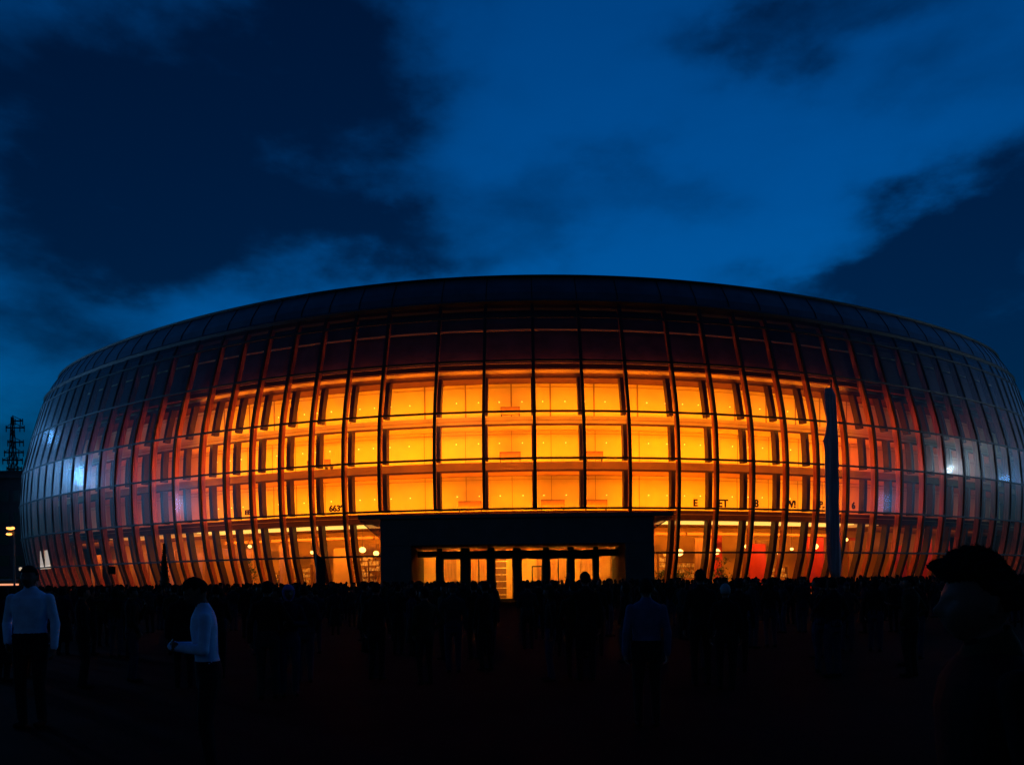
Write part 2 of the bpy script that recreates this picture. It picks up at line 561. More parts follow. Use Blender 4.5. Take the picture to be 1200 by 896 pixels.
# ------------------------------------------------------------------ lobby on the ground floor (children of the arena)
LOB = [p for p in ALL]
bm = bmesh.new(); ringbar(bm, LOB, .4, 14.9, .0, .055, 1.5); aobj('lobby_floor', bm, M['floor'])
bm = bmesh.new(); ringbar(bm, LOB, 11.0, 11.3, .06, 7.1, .15); lw = aobj('lobby_wall', bm, M['lobbywall'])
bm = bmesh.new(); ringbar(bm, LOB, WD + .35, 11.3, 7.14, 7.4, .15); aobj('lobby_ceiling', bm, M['lobbywall'])
for i in range(NB):
    if not 30 < xm(i) < 1200: continue
    a, b = PHI[i] + .002, PHI[i + 1] - .002
    x = xm(i)
    if 95 < x < 1060:
        bm = bmesh.new(); ringbar(bm, [a, (a + b) / 2, b], 2.6, 6.0, 7.02, 7.1, .15); aobj('cove_light', bm, M['cove' if 205 < x < 1010 else 'covedim'])
    if 205 < x < 1010:
        bm = bmesh.new(); ringbar(bm, [a, (a + b) / 2, b], 6.2, 6.5, 6.0, 6.25, .15); aobj('lobby_beam', bm, M['slab_mid'])
    ph = (a + b) / 2
    t, n = frame(ph)
    w = (ell(b, 0, 0) - ell(a, 0, 0)).length
    L = 1.0 if 205 < x < 1010 else (.7 if 1010 <= x < 1060 else (.8 if x < 205 else .34))
    area('lobby_luminaire', ell(ph, .15, 6.9) + n * 4.6, n * .5 + Vector((0, 0, -1)), w * .9, .5, 210 * w / 3.6 * L, (1, .25, .006), t)
    # panelling of the back wall: wood, red, pale
    mm = 'redwall' if x > 870 and i % 3 != 1 else ('wood' if (i * 5) % 3 else 'lobbywall')
    if x < 205: mm = 'wood'
    bm = bmesh.new()
    d = (7.2, 8.6, 6.4, 9.4)[(i * 3) % 4] if not PORT(i) else 8.0
    ringbar(bm, [a + (b - a) * f for f in ((.05, .5, .62) if i % 2 else (.3, .7, .95))], d, d + .2, .06, 5.2 + .5 * (i % 3), .15)
    aobj('lobby_panel', bm, M[mm])


def near_facade(px, py_foot, d):
    """floor point d metres behind the glass, on the sight line of column px"""
    ph = phi_of(px, 670, kz(2) + d)
    return ph, ell(ph, kz(2) + d, .166)


# shelving with goods
for px, d, w, h in ((424, 6.5, 3.2, 4.4), (352, 7.0, 3.0, 3.6), (440, 5.2, 1.4, 4.0), (806, 6.8, 2.6, 3.4), (780, 5.8, 1.6, 4.4), (912, 6.5, 2.2, 2.8), (962, 6.0, 1.6, 3.0), (322, 6.2, 1.5, 3.0)):
    ph, p = near_facade(px, 0, d)
    t, n = frame(ph)
    sh = empty('display_shelf', p, math.atan2(t.y, t.x))
    lab = {424: 'wide tall shelf of bright goods just left of the entrance', 352: 'shelf of pale goods behind glass right of the dark totem sign base', 440: 'narrow tall shelf tight against the left entrance pier',
           806: 'wide low shelf of goods right of the entrance, under a bright globe', 780: 'narrow tall shelf tight against the right entrance pier', 912: 'low shelf of goods in front of the red panels',
           962: 'narrow shelf of goods beside the furled flag', 322: 'narrow shelf of goods behind glass left of the dark totem'}[px]
    if px == 352: lab = 'shelf of pale goods in the lobby bay left of the dark totem'
    if px == 322: lab = 'narrow shelf of goods between the lobby plant and the wider shelf'
    tag(sh, lab, 'shelf', 'shelves in the lit lobby')
    bm = bmesh.new()
    for sx in (-w / 2, w / 2): box(bm, (sx, 0, h / 2), (.06, .4, h))
    nl = int(h / .55)
    for k in range(nl + 1): box(bm, (0, 0, .05 + k * .54), (w - .065, .38, .05))
    obj('frame', bm, M['shelf'], sh)
    bm = bmesh.new()
    r = random.Random(px)
    for k in range(nl):
        xx = -w / 2 + .12
        while xx < w / 2 - .3:
            bw = r.uniform(.1, .32); bh = r.uniform(.15, .44)
            if r.random() < .8: box(bm, (xx + bw / 2, -.02, .078 + k * .54 + bh / 2), (bw, .26, bh))
            xx += bw + r.uniform(.02, .12)
    obj('goods', bm, M['goods'], sh)

# globe lamps hanging in the lobby
for k, (px, py, d, r, lab) in enumerate(((796, 647, 5.0, .62, 'large glowing globe lamp just right of the entrance pier'), (840, 646, 5.2, .52, 'glowing globe lamp above the lobby tree'),
                                  (876, 640, 5.0, .42, 'glowing globe lamp left of the red panels'), (915, 648, 5.4, .50, 'glowing globe lamp in front of the red panels'), (928, 643, 6.0, .26, 'smallest globe lamp beside a larger one near the red panels'),
                                  (955, 640, 5.0, .55, 'glowing globe lamp left of the furled flag'), (992, 632, 5.5, .3, 'small globe lamp right of the furled flag'),
                                  (425, 644, 5.2, .5, 'glowing globe lamp in the bay left of the entrance canopy'), (293, 640, 4.6, .3, 'globe lamp above the plant in the left lobby'),
                                  (441, 648, 4.4, .42, 'glowing globe lamp against the left entrance pier'), (366, 647, 5.4, .30, 'globe lamp just left of the dark totem'))):
    ph = phi_of(px, py, kz(4) + d)
    p = ell(ph, kz(4) + d, 0)
    u, v = unroll(px, py)
    z = EYE + (HZ - v) * p.y / F
    g = empty('globe_lamp', (p.x, p.y, z))
    tag(g, lab, 'lamp', 'globe lamps in the lobby')
    bm = bmesh.new(); bmesh.ops.create_uvsphere(bm, u_segments=20, v_segments=12, radius=r * .66)
    bmesh.ops.scale(bm, vec=(1, 1, .85), verts=bm.verts)
    obj('shade', bm, M['globe'], g, True)
    bm = bmesh.new(); tube(bm, [(0, 0, r * .55), (0, 0, 7.16 - z)], .02, 6); lathe(bm, [(.02, r * .6 + .12), (.12, r * .57), (.13, r * .53)], n=10)
    obj('hanger', bm, M['darksteel'], g)


def leaf_crown(bm, n, fn, size, rnd):
    for _ in range(n):
        c = Vector(fn())
        s = size * rnd.uniform(.6, 1.3)
        R = Matrix.Rotation(rnd.uniform(0, 2 * PI), 3, 'Z') @ Matrix.Rotation(rnd.uniform(-1.2, 1.2), 3, 'X')
        q = [R @ Vector(v) for v in ((-s * .35, 0, 0), (0, -s * .1, s * .1), (s * .35, 0, 0), (0, s, -s * .1))]
        bm.faces.new([bm.verts.new(c + v) for v in q])


for px, d, h, lab in ((846, 3.2, 4.0, 'tall leafy indoor tree behind glass right of the entrance'), (292, 3.0, 4.2, 'tall leafy indoor plant in the left part of the lobby'), (775, 2.8, 2.3, 'bushy indoor plant against the right entrance pier'),
                      (800, 4.2, 2.6, 'indoor plant in front of the wide low shelf')):
    ph, p = near_facade(px, 0, d)
    tr = empty('indoor_tree', p)
    tag(tr, lab, 'plant', 'indoor trees in the lobby')
    r = random.Random(px)
    bm = bmesh.new(); lathe(bm, [(.0, 0), (.32, 0), (.4, .55), (.34, .56), (.32, .5), (0, .5)], n=14); obj('pot', bm, M['pot'], tr, True)
    bm = bmesh.new()
    tube(bm, [(0, 0, .5), (.03, .02, h * .5), (-.03, .03, h * .85)], [.05, .04, .02], 7)
    for k in range(7):
        a = k * 2.4; zc = h * (.4 + .07 * k)
        tube(bm, [(0, 0, zc), (.3 * math.cos(a), .3 * math.sin(a), zc + .35)], [.02, .008], 5)
    obj('trunk', bm, M['bark'], tr)
    bm = bmesh.new()
    cl = [(r.gauss(0, .38), r.gauss(0, .38), h * r.uniform(.36, .98)) for _ in range(16)]
    leaf_crown(bm, 520, lambda: tuple(a + r.gauss(0, .17) for a in r.choice(cl)), .2, r)
    obj('crown', bm, M['leaf'], tr)

# upper-floor benches at the glass
for px, py, wpx, z, lab in ((598, 478, 23, 16.75, 'bench on the top lit floor above the entrance'), (598, 533, 25, 12.52, 'bench on the middle lit floor above the entrance, left of centre'), (697, 533, 20, 12.52, 'small bench on the middle lit floor right of centre'),
                            (551, 591, 28, 8.07, 'left bench on the lowest balcony floor over the entrance'), (648, 591, 28, 8.07, 'middle bench on the lowest balcony floor over the entrance'), (699, 591, 26, 8.07, 'right bench on the lowest balcony floor over the entrance'),
                            (384, 539, 9, 12.52, 'narrow cabinet-like bench on the middle floor far left of the entrance'), (363, 540, 6, 12.52, 'narrowest bench on the middle floor, leftmost')):
    ph = phi_of(px, py, kz(z) + 3.0)
    t, n = frame(ph)
    p = ell(ph, kz(z) + 3.0, z + .114)
    w = wpx * p.y / F
    bn = empty('lounge_bench', p, math.atan2(t.y, t.x))
    tag(bn, lab, 'bench', 'benches on the lit floors')
    bm = bmesh.new(); box(bm, (0, .25, .42), (w, .55, .14), bev=.03); obj('seat', bm, M['bench'], bn)
    bm = bmesh.new(); box(bm, (0, -.06, .72), (w, .1, .62), bev=.03); obj('backrest', bm, M['bench'], bn)
    for sx in (-1, 1):
        bm = bmesh.new(); box(bm, (sx * (w / 2 - .08), .22, .175), (.07, .5, .35)); obj('leg', bm, M['darksteel'], bn)

# pale light box behind the glass at the far left
ph = phi_of(55, 652, kz(4) + .2)
t, n = frame(ph)
p = ell(ph, kz(5) + .17, 0)
bm = bmesh.new()
w = 1.9
for q in (0,):
    a = p - t * w; b = p + t * w
    hexa(bm, [Vector((a.x, a.y, 3.9)), Vector((b.x, b.y, 3.9)), Vector((b.x, b.y, 3.9)) + n * .15, Vector((a.x, a.y, 3.9)) + n * .15],
         [Vector((a.x, a.y, 6.2)), Vector((b.x, b.y, 6.2)), Vector((b.x, b.y, 6.2)) + n * .15, Vector((a.x, a.y, 6.2)) + n * .15])
aobj('light_box', bm, M['screen'])

bm = bmesh.new(); ringbar(bm, ALL, -.3, 3.0, -.3, .05, 2.1); aobj('plinth', bm, M['capdark'])
arena.location.z += .11      # the ground floor is one low step above the plaza

# ------------------------------------------------------------------ entrance portal
PY, PB = 62.0, 70.6
pl, pr = at(446, 650, PY).x, at(767, 650, PY).x
ztop = at(607, 601.5, PY).z
ol, orr = at(482, 650, PY).x, at(733, 650, PY).x
zl = at(607, 637.5, PY).z
portal = empty('entrance_portal', ((pl + pr) / 2, PY, 0))
tag(portal, 'dark boxy entrance portal with eight lit glass doors under the orange facade', 'entrance')
PL = portal.location.copy()


def pobj(name, bm, m, parent=None):
    bmesh.ops.translate(bm, verts=bm.verts, vec=-PL)
    bmesh.ops.recalc_face_normals(bm, faces=bm.faces)
    return obj(name, bm, m, parent or portal)


def bx(bm, x0, x1, y0, y1, z0, z1, bev=0):
    box(bm, ((x0 + x1) / 2, (y0 + y1) / 2, (z0 + z1) / 2), (x1 - x0, y1 - y0, z1 - z0), bev=bev)


for a, b in ((pl, ol), (orr, pr)):
    bm = bmesh.new(); bx(bm, a, b, PY, PB, 0, zl, .03)
    for k in range(1, 4): bx(bm, a + .05, b - .05, PY - .006, PY, zl * k / 4 - .012, zl * k / 4 + .012)
    pobj('pier', bm, M['portal'])
bm = bmesh.new(); bx(bm, pl, pr, PY, PB, zl + .003, ztop - .32, .03); pobj('lintel', bm, M['portal'])
cl, cr = at(420, 604, PY).x, at(789, 602, PY).x
bm = bmesh.new(); bx(bm, cl, cr, PY - .25, PB, ztop - .315, ztop, .02); pobj('canopy', bm, M['portal'])
for xa, xb, dz in ((cl + .05, pl - .005, 1.55), (cr - .05, pr + .005, .95)):
    y = PY + .3
    a_, b_, c_ = Vector((xa, y, ztop - .33)), Vector((xb, y, ztop - .33)), Vector((xb, y, ztop - .33 - dz))
    bm = bmesh.new(); tube(bm, [a_ + Vector((0, 0, -.05)), c_], .045, 6); br = pobj('bracket', bm, M['portal'])
    bm = bmesh.new(); bm.faces.new([bm.verts.new(v) for v in (a_, b_, c_)]); pobj('side_pane', bm, M['smokeglass'], br)
DY = 66.2
DOORS = [(487, 510.5, 653), (520, 539, 655), (552, 570, 655), (581, 600, 654.5), (612, 635, 654.5), (645, 663.5, 654.5), (674, 694, 654.5), (702.5, 728.5, 651)]
xs = [(at(a, 650, DY).x, at(b, 650, DY).x, at((a + b) / 2, y, DY).z) for a, b, y in DOORS]
wl, wr = at(478, 650, PY).x, at(737, 650, PY).x
dw_z = at(607, 644.5, DY).z
bm = bmesh.new()
edges = [ol + .004] + [v for a, b, z in xs for v in (a - .1, b + .1)] + [orr - .004]
for k in range(0, len(edges), 2):
    bx(bm, edges[k], edges[k + 1], DY, DY + .35, .06, dw_z)
for a, b, z in xs:
    bx(bm, a - .096, b + .096, DY, DY + .35, z + .1, dw_z)
dwall = pobj('door_wall', bm, M['doorframe'])
zs0, zs1 = dw_z + .004, zl - .03
bm = bmesh.new(); bx(bm, ol + .005, orr - .005, DY + .1, DY + .13, zs0, zs1); pobj('clerestory', bm, M['doorglass'])
for k in range(len(xs) + 1):
    bm = bmesh.new()
    e0 = xs[k - 1][1] + .1 if k else ol + .004
    e1 = xs[k][0] - .1 if k < len(xs) else orr - .004
    bx(bm, e0, e1, DY + .002, DY + .098, zs0, zs1)
    pobj('clerestory_post', bm, M['doorframe'])
for k, (a, b, z) in enumerate(xs):
    bm = bmesh.new()
    fw = .075
    for x0, x1 in ((a - .09, a - .09 + fw), (b + .09 - fw, b + .09)): bx(bm, x0, x1, DY + .1, DY + .18, .08, z + .09)
    bx(bm, a - .09 + fw + .002, b + .09 - fw - .002, DY + .1, DY + .18, z + .01, z + .09)
    bx(bm, a - .09 + fw + .002, b + .09 - fw - .002, DY + .1, DY + .18, .08, .22)
    if k in (2, 5): bx(bm, (a + b) / 2 - .05, (a + b) / 2 + .05, DY + .1, DY + .18, .23, z + .005)
    dr = pobj('door', bm, M['doorframe'])
    bm = bmesh.new(); bx(bm, a - .01, b + .01, DY + .13, DY + .142, .225, z + .005); pobj('pane', bm, M['doorglass'], dr)
    bm = bmesh.new(); tube(bm, [(b - .12, DY + .02, .95), (b - .12, DY + .02, 1.5)], .018, 8); tube(bm, [(b - .12, DY + .02, 1.0), (b - .12, DY + .13, 1.0)], .012, 6); pobj('handle', bm, M['steel'], dr)
# lamp strip over the doors, inside
for k, (a, b, z) in enumerate(xs):
    l = area('foyer_luminaire', ((a + b) / 2 * 1.03, DY + 2.6, 4.7), (0, 1, -.55), abs(b - a), .5, (8000, 5600, 4600, 9500, 10500, 4800, 7000, 8000)[k], (1, .40, .03), (1, 0, 0))
area('portal_soffit_luminaire', ((ol + orr) / 2, DY + .9, zs0 + .3), (0, -1, .12), orr - ol - 1, .12, 8, (1, .33, .04), (1, 0, 0))
# walls of the foyer behind the doors, each with its own tone
for k, (a, b, z) in enumerate(xs):
    a2, b2 = a * 1.10 - .35, b * 1.10 + .35
    m1, m2 = (('wood', 'lobbywall'), ('wood', 'lobbywall'), ('wood', 'wood'), ('shelf', 'lobbywall'), ('lobbywall', 'wood'), ('wood', 'wood'), ('lobbywall', 'wood'), ('lobbywall', 'wood'))[k]
    f = (.42, .7, .5, .6, .66, .5, .36, .5)[k]
    xm_ = a2 + (b2 - a2) * f
    for x0, x1, mm in ((a2, xm_ - .01, m1), (xm_ + .01, b2, m2)):
        bm = bmesh.new(); bx(bm, x0, x1, 73.0 + (.0 if mm == m1 else -.5), 73.15, .06, 5.6); pobj('foyer_panel', bm, M[mm])
bm = bmesh.new()
a, b, z = xs[4]
for x in ((a + b) / 2 * 1.09, b * 1.09): bx(bm, x - .06, x + .06, 71.6, 71.75, .06, 3.1)
bx(bm, (a + b) / 2 * 1.09 + .062, b * 1.09 - .062, 71.6, 71.75, 2.98, 3.1)
pobj('inner_door_frame', bm, M['doorframe'])
a, b, z = xs[3]
bm = bmesh.new()
for k in range(6): bx(bm, a * 1.06 - .1, (a + b) / 2 * 1.06 + .3, 70.9, 71.2, .5 + k * .6, .56 + k * .6)
pobj('foyer_shelf', bm, M['goods'])

# ------------------------------------------------------------------ ground
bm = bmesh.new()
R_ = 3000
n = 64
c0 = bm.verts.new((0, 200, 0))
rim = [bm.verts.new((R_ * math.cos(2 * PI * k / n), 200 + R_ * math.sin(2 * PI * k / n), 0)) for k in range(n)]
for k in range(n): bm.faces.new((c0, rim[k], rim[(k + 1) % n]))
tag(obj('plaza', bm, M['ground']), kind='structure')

# ------------------------------------------------------------------ flag, tree, totem, board
YB = 63.0
p = at(977, 684, YB); zt = at(971, 452, YB).z
fl = empty('flagpole', (p.x, YB, 0))
tag(fl, 'tall pole with a furled navy flag hanging in front of the right facade', 'flagpole')
bm = bmesh.new(); lathe(bm, [(.0, 0), (.22, 0), (.22, .08), (.10, .1), (.085, zt * .5), (.06, zt + .3), (.09, zt + .36), (.07, zt + .46), (0, zt + .5)], n=12); obj('pole', bm, M['darksteel'], fl, True)
bm = bmesh.new()
prof = [(455, 966, 974, 0), (463, 966, 978, .2), (478, 967, 979, .3), (495, 969, 980, .4), (508, 967.5, 980.5, .5), (516, 965, 981, .5), (530, 967, 981.5, .5), (560, 967.5, 982, .6),
        (600, 968, 983, .6), (640, 969, 984, .6), (665, 971, 985, .5), (676, 974, 984, .3)]
qs = []
nseg = 28
for y, xl, xr, dp in prof:
    a, b = at(xl, y, YB), at(xr, y, YB)
    c = (a + b) / 2; hw = (b - a).length / 2
    ring = []
    for k in range(nseg):
        th = 2 * PI * k / nseg
        rr = 1 + .24 * math.sin(5 * th + y * .02) + .10 * math.sin(11 * th + y * .05)
        ring.append(Vector((c.x - p.x + hw * math.cos(th) * min(rr, 1.1), hw * .55 * math.sin(th) * rr - .1, c.z)))
    qs.append(ring)
sweep(bm, qs)
obj('flag', bm, M['flag'], fl, True)

p = at(193, 684, 60)
tr = empty('conifer', (p.x, 60, 0))
tag(tr, 'slim pointed dark conifer standing before the left glass facade', 'tree')
zt = at(193, 637, 60).z
bm = bmesh.new(); tube(bm, [(0, 0, 0), (0, 0, zt * .9)], [.09, .02], 8); obj('trunk', bm, M['bark'], tr)
bm = bmesh.new()
r = random.Random(3)
lathe(bm, [(.12, .35), (.34, .6), (.34, 1.4), (.25, 2.6), (.12, 4.0), (.03, zt * .96)], n=12)


def cf():
    h = r.uniform(0, 1) ** 1.2
    rad = (.46 * (1 - h) ** .8 + .02) * r.uniform(.75, 1.08)
    a = r.uniform(0, 2 * PI)
    return rad * math.cos(a), rad * math.sin(a), .35 + h * (zt - .35)


leaf_crown(bm, 1500, cf, .14, r)
obj('crown', bm, M['conifer'], tr)

p = at(376, 684, 58)
to = empty('info_totem', (p.x, 58, 0), .5)
tag(to, 'dark slanted-top totem sign standing before the glass left of the entrance', 'sign')
zt = at(374, 648, 58).z
bm = bmesh.new()
q = [(-.3, -.12, .1), (.3, -.12, .1), (.3, .12, .1), (-.3, .12, .1)]
q2 = [(-.34, -.12, zt), (.34, -.12, zt - .62), (.34, .12, zt - .62), (-.34, .12, zt)]
hexa(bm, [Vector(v) for v in q], [Vector(v) for v in q2]); obj('panel', bm, M['black'], to)
bm = bmesh.new(); box(bm, (0, 0, .048), (.9, .5, .095), bev=.02); obj('base', bm, M['darksteel'], to)

p = at(131, 668, 72)
nb = empty('notice_board', (p.x, 72, 0), .4)
tag(nb, 'small square black board on a post before the far left facade', 'sign')
bm = bmesh.new(); box(bm, (0, 0, p.z), (.62, .06, .72), bev=.015); obj('board', bm, M['black'], nb)
bm = bmesh.new(); tube(bm, [(0, .07, 0), (0, .07, p.z)], .035, 8); obj('post', bm, M['darksteel'], nb)

# ------------------------------------------------------------------ far left: lamp, kiosk, mast, office block
Y = 52
p = at(17, 684, Y)
sl = empty('street_lamp', (p.x, Y, 0))
tag(sl, 'slim street lamp with twin glowing sodium heads left of the arena', 'street lamp')
zt = at(18, 624, Y).z
bm = bmesh.new(); tube(bm, [(0, 0, 0), (.0, 0, 1), (.03, 0, zt)], [.09, .07, .045], 8); obj('pole', bm, M['steel'], sl)
for hx, hy, s in ((12.5, 618.5, .21), (10.8, 625.5, .15)):
    h = at(hx, hy, Y) - sl.location
    bm = bmesh.new(); tube(bm, [(.03, 0, zt - .02), (h.x * .4, 0, h.z + .14), (h.x, 0, h.z + .12)], .03, 6); lathe(bm, [(0, .16), (.1, .15), (s * .9, .07), (s * .95, .05), (0, .05)], (h.x, 0, h.z), 12)
    a_ = obj('arm', bm, M['steel'], sl)
    bm = bmesh.new(); bmesh.ops.create_uvsphere(bm, u_segments=14, v_segments=8, radius=s); bmesh.ops.scale(bm, vec=(1.25, 1, .55), verts=bm.verts); bmesh.ops.translate(bm, vec=h, verts=bm.verts)
    obj('lamp_head', bm, M['streetglow'], sl, True)
Y = 44
p = at(24.5, 684, Y)
bl = empty('bollard_lamp', (p.x, Y, 0))
tag(bl, 'low post with one small glowing lamp beside the left end of the arena', 'lamp')
zt = at(24.5, 666, Y).z
bm = bmesh.new(); tube(bm, [(0, 0, 0), (0, 0, zt - .1)], .045, 8); obj('post', bm, M['darksteel'], bl)
bm = bmesh.new(); lathe(bm, [(.0, -.12), (.07, -.1), (.09, .02), (.05, .08), (0, .09)], (0, 0, zt), 10); obj('lamp_head', bm, M['screen'], bl, True)

Y = 90
a, b = at(-30, 678, Y), at(23, 678, Y)
ki = empty('kiosk', ((a.x + b.x) / 2, Y, 0))
tag(ki, 'low flat-roofed kiosk with a glowing orange strip along its front', 'kiosk')
w = b.x - a.x
bm = bmesh.new(); box(bm, (0, 1.2, .78), (w, 2.2, 1.55)); obj('wall', bm, M['block'], ki)
bm = bmesh.new(); box(bm, (0, 1.0, 2.55), (w + .4, 3.0, .22), bev=.03); obj('roof', bm, M['darksteel'], ki)
bm = bmesh.new(); box(bm, (0, .05, 2.05), (w - .3, .08, .2)); obj('light_strip', bm, M['stripglow'], ki)
for sx in (-.48, 0, .48):
    bm = bmesh.new(); box(bm, (sx * w, .3, 1.99), (.12, .12, .88)); obj('post', bm, M['darksteel'], ki)

Y = 170
mp_ = at(17, 684, Y)
ms = empty('lattice_mast', (mp_.x, Y, 0))
tag(ms, 'dark lattice mast with many crossarms behind the left end of the arena', 'mast')
zt = at(19, 488, Y).z
bm = bmesh.new()
for sx in (-1, 1):
    for sy in (-1, 1):
        tube(bm, [(sx * 1.6, sy * 1.6, 0), (sx * .5, sy * .5, zt * .75), (sx * .16, sy * .16, zt)], [.18, .13, .08], 5)
nz_ = 16
hw = lambda z: 1.6 - 1.1 * z / (zt * .75) if z < zt * .75 else .5 - .34 * (z / zt - .75) / .25
for k in range(nz_):
    z0, z1 = zt * k / nz_, zt * (k + 1) / nz_
    a, b = hw(z0), hw(z1)
    for s in (-1, 1):
        tube(bm, [(-a, s * a, z0), (b, s * b, z1)], .07, 4); tube(bm, [(a, s * a, z0), (-b, s * b, z1)], .07, 4)
        tube(bm, [(s * a, -a, z0), (s * b, b, z1)], .07, 4)
obj('tower', bm, M['darksteel'], ms)
for y, xa, xb in ((493, 15, 27), (501, 7, 29), (518, 9, 28), (530, 5, 28), (539, 3, 27), (549, 8, 26), (556, 2, 26)):
    q0, q1 = at(xa, y, Y), at(xb, y, Y)
    bm = bmesh.new()
    tube(bm, [(q0.x - mp_.x, 0, q0.z), (q1.x - mp_.x, 0, q1.z)], .16, 5)
    tube(bm, [(q0.x - mp_.x, 0, q0.z + .02), (0, 0, q0.z + 1.2)], .07, 4); tube(bm, [(q1.x - mp_.x, 0, q1.z + .02), (0, 0, q1.z + 1.2)], .07, 4)
    for f in (.02, .25, .75, .98):
        q = q0.lerp(q1, f); tube(bm, [(q.x - mp_.x, 0, q.z - .9), (q.x - mp_.x, 0, q.z + .5)], .1, 5)
    obj('crossarm', bm, M['darksteel'], ms)

Y = 130
a, b = at(-160, 684, Y), at(58, 684, Y)
ob = empty('office_block', ((a.x + b.x) / 2, Y, 0))
tag(ob, 'black flat-roofed block with rows of unlit windows behind the street lamp', 'building')
w = b.x - a.x; h = at(10, 560, Y).z
bm = bmesh.new(); box(bm, (0, 7, h / 2), (w, 14, h)); obj('wall', bm, M['block'], ob)
bm = bmesh.new(); box(bm, (0, 7, h + .25), (w + .5, 14.5, .5)); box(bm, (w * .2, 7, h + 1.2), (6, 5, 1.4)); obj('roof', bm, M['block'], ob)
for f in range(5):
    for k in range(10):
        bm = bmesh.new(); x = -w / 2 + (k + .5) * w / 10; z = 2.4 + f * (h - 2) / 5
        for dx in (-1, 1): box(bm, (x + dx * (w / 10 * .36 + .05), -.03, z + .2), (.1, .07, 1.7))
        for dz in (-.72, 1.12): box(bm, (x, -.03, z + dz), (w / 10 * .72 + .2, .07, .1))
        wn = obj('window', bm, M['darksteel'], ob)
        bm = bmesh.new(); box(bm, (x, -.015, z + .2), (w / 10 * .72, .03, 1.7)); obj('pane', bm, M['blockglass'], wn)

# ------------------------------------------------------------------ floodlights that show as reflections in the glass
def mirror_spot(px, py, dist):
    u, v = unroll(px, py)
    d = Vector(((u - 600) / F, 1, (HZ - v) / F))
    # walk the ray to the facade
    best = None
    for i in range(NB):
        for r in range(len(ROWS) - 1):
            za, zb = ROWS[r], ROWS[r + 1]
            q = [ell(PHI[i], kz(za), za), ell(PHI[i + 1], kz(za), za), ell(PHI[i + 1], kz(zb), zb), ell(PHI[i], kz(zb), zb)]
            nn = (q[1] - q[0]).cross(q[3] - q[0]).normalized()
            s = (q[0] - Vector((0, 0, EYE))).dot(nn) / d.dot(nn)
            hit = Vector((0, 0, EYE)) + d * s
            c = sum(q, Vector()) / 4
            e = (hit - c).length
            if s > 0 and nn.dot(d) < 0 and (best is None or e < best[0]):
                best = (e, hit, nn)
    _, hit, nn = best
    dn = d.normalized()
    r = dn - 2 * dn.dot(nn) * nn
    return hit, hit + r * dist


for px, py, dist, rad, lab in ((97, 558, 45, 1.7, 'broad blue floodlight mast whose glare is strongest in the far left glass'), (206, 592, 55, 1.5, 'lower floodlight mast reflected in the left glass near the lit bays'),
                               (62, 512, 50, 1.3, 'blue floodlight mast reflected high in the leftmost glass'), (1112, 551, 60, .62, 'white floodlight mast that shows as a crisp dot in the right glass'),
                               (1183, 566, 50, 1.4, 'blue floodlight mast reflected in the glass at the far right edge'), (1036, 588, 55, 1.5, 'floodlight mast whose faint blue haze shows right of the furled flag')):
    hit, lp = mirror_spot(px, py, dist)
    print('FLOOD', px, tuple(round(v, 1) for v in hit), tuple(round(v, 1) for v in lp))
    g = empty('floodlight_mast', (lp.x, lp.y, 0))
    tag(g, lab, 'floodlight', 'floodlight masts reflected in the glass')
    aim = (hit - lp); aim.z = 0; aim.normalize()
    bm = bmesh.new(); tube(bm, [(-aim.x * .4, -aim.y * .4, 0), (-aim.x * .4, -aim.y * .4, lp.z + .3)], [.2, .1], 10); obj('pole', bm, M['steel'], g, True)
    Rm = Vector((0, 0, 1)).rotation_difference((hit - lp).normalized()).to_matrix().to_4x4()
    bm = bmesh.new(); lathe(bm, [(0, -.32), (rad * .5, -.3), (rad * 1.1, .0), (rad * 1.12, .06), (rad * 1.04, .06), (rad * 1.0, -.02), (0, -.02)], n=20)
    bmesh.ops.transform(bm, matrix=Matrix.Translation((0, 0, lp.z)) @ Rm, verts=bm.verts); hd = obj('lamp_head', bm, M['darksteel'], g)
    bm = bmesh.new(); lathe(bm, [(0, .0), (rad * .98, .0), (rad * .9, .02), (0, .03)], n=20)
    bmesh.ops.transform(bm, matrix=Matrix.Translation((0, 0, lp.z)) @ Rm, verts=bm.verts); obj('lens', bm, M['whiteflood' if px == 1112 else 'brightblue' if px in (97, 206) else 'bluewhite'], hd)

# ------------------------------------------------------------------ people
def head_pts(nu=28, nv=20, off=None):
    """head surface, chin to crown about 0.235 m, facing -Y; off(dir) pushes it out (for hair)"""
    rows = []
    for j in range(nv + 1):
        ph = -PI / 2 + PI * j / nv
        row = []
        for i in range(nu):
            a = 2 * PI * i / nu
            d = Vector((math.cos(ph) * math.sin(a), -math.cos(ph) * math.cos(a), math.sin(ph)))
            x, y, z = d.x * .077, d.y * .099, d.z * .12
            zn = z / .12
            if zn < 0:
                x *= 1 - .26 * (-zn) ** 1.3
                if y > 0: y *= 1 - .40 * (-zn)
                else: y = y * (1 + .10 * math.sin(PI * min(1, -zn)))
            fr = max(0, -d.y)
            g = lambda cx, cz, sx, sz: math.exp(-((x - cx) / sx) ** 2 - ((z - cz) / sz) ** 2) * (1 if y < 0 else 0)
            y -= .026 * g(0, -.022, .013, .018) + .012 * g(0, .002, .010, .018)          # nose
            y -= .005 * g(0, .028, .045, .012)                                          # brow
            y += .010 * (g(.031, .008, .016, .011) + g(-.031, .008, .016, .011))        # sockets
            y -= .006 * g(0, -.058, .02, .006) + .006 * g(0, -.070, .02, .006)          # lips
            y -= .010 * g(0, -.100, .022, .014)                                         # chin
            y -= .006 * (g(.042, -.025, .02, .02) + g(-.042, -.025, .02, .02))          # cheeks
            v = Vector((x, y, z))
            if off: v += d * off(d, v)
            row.append(v)
        rows.append(row)
    return rows


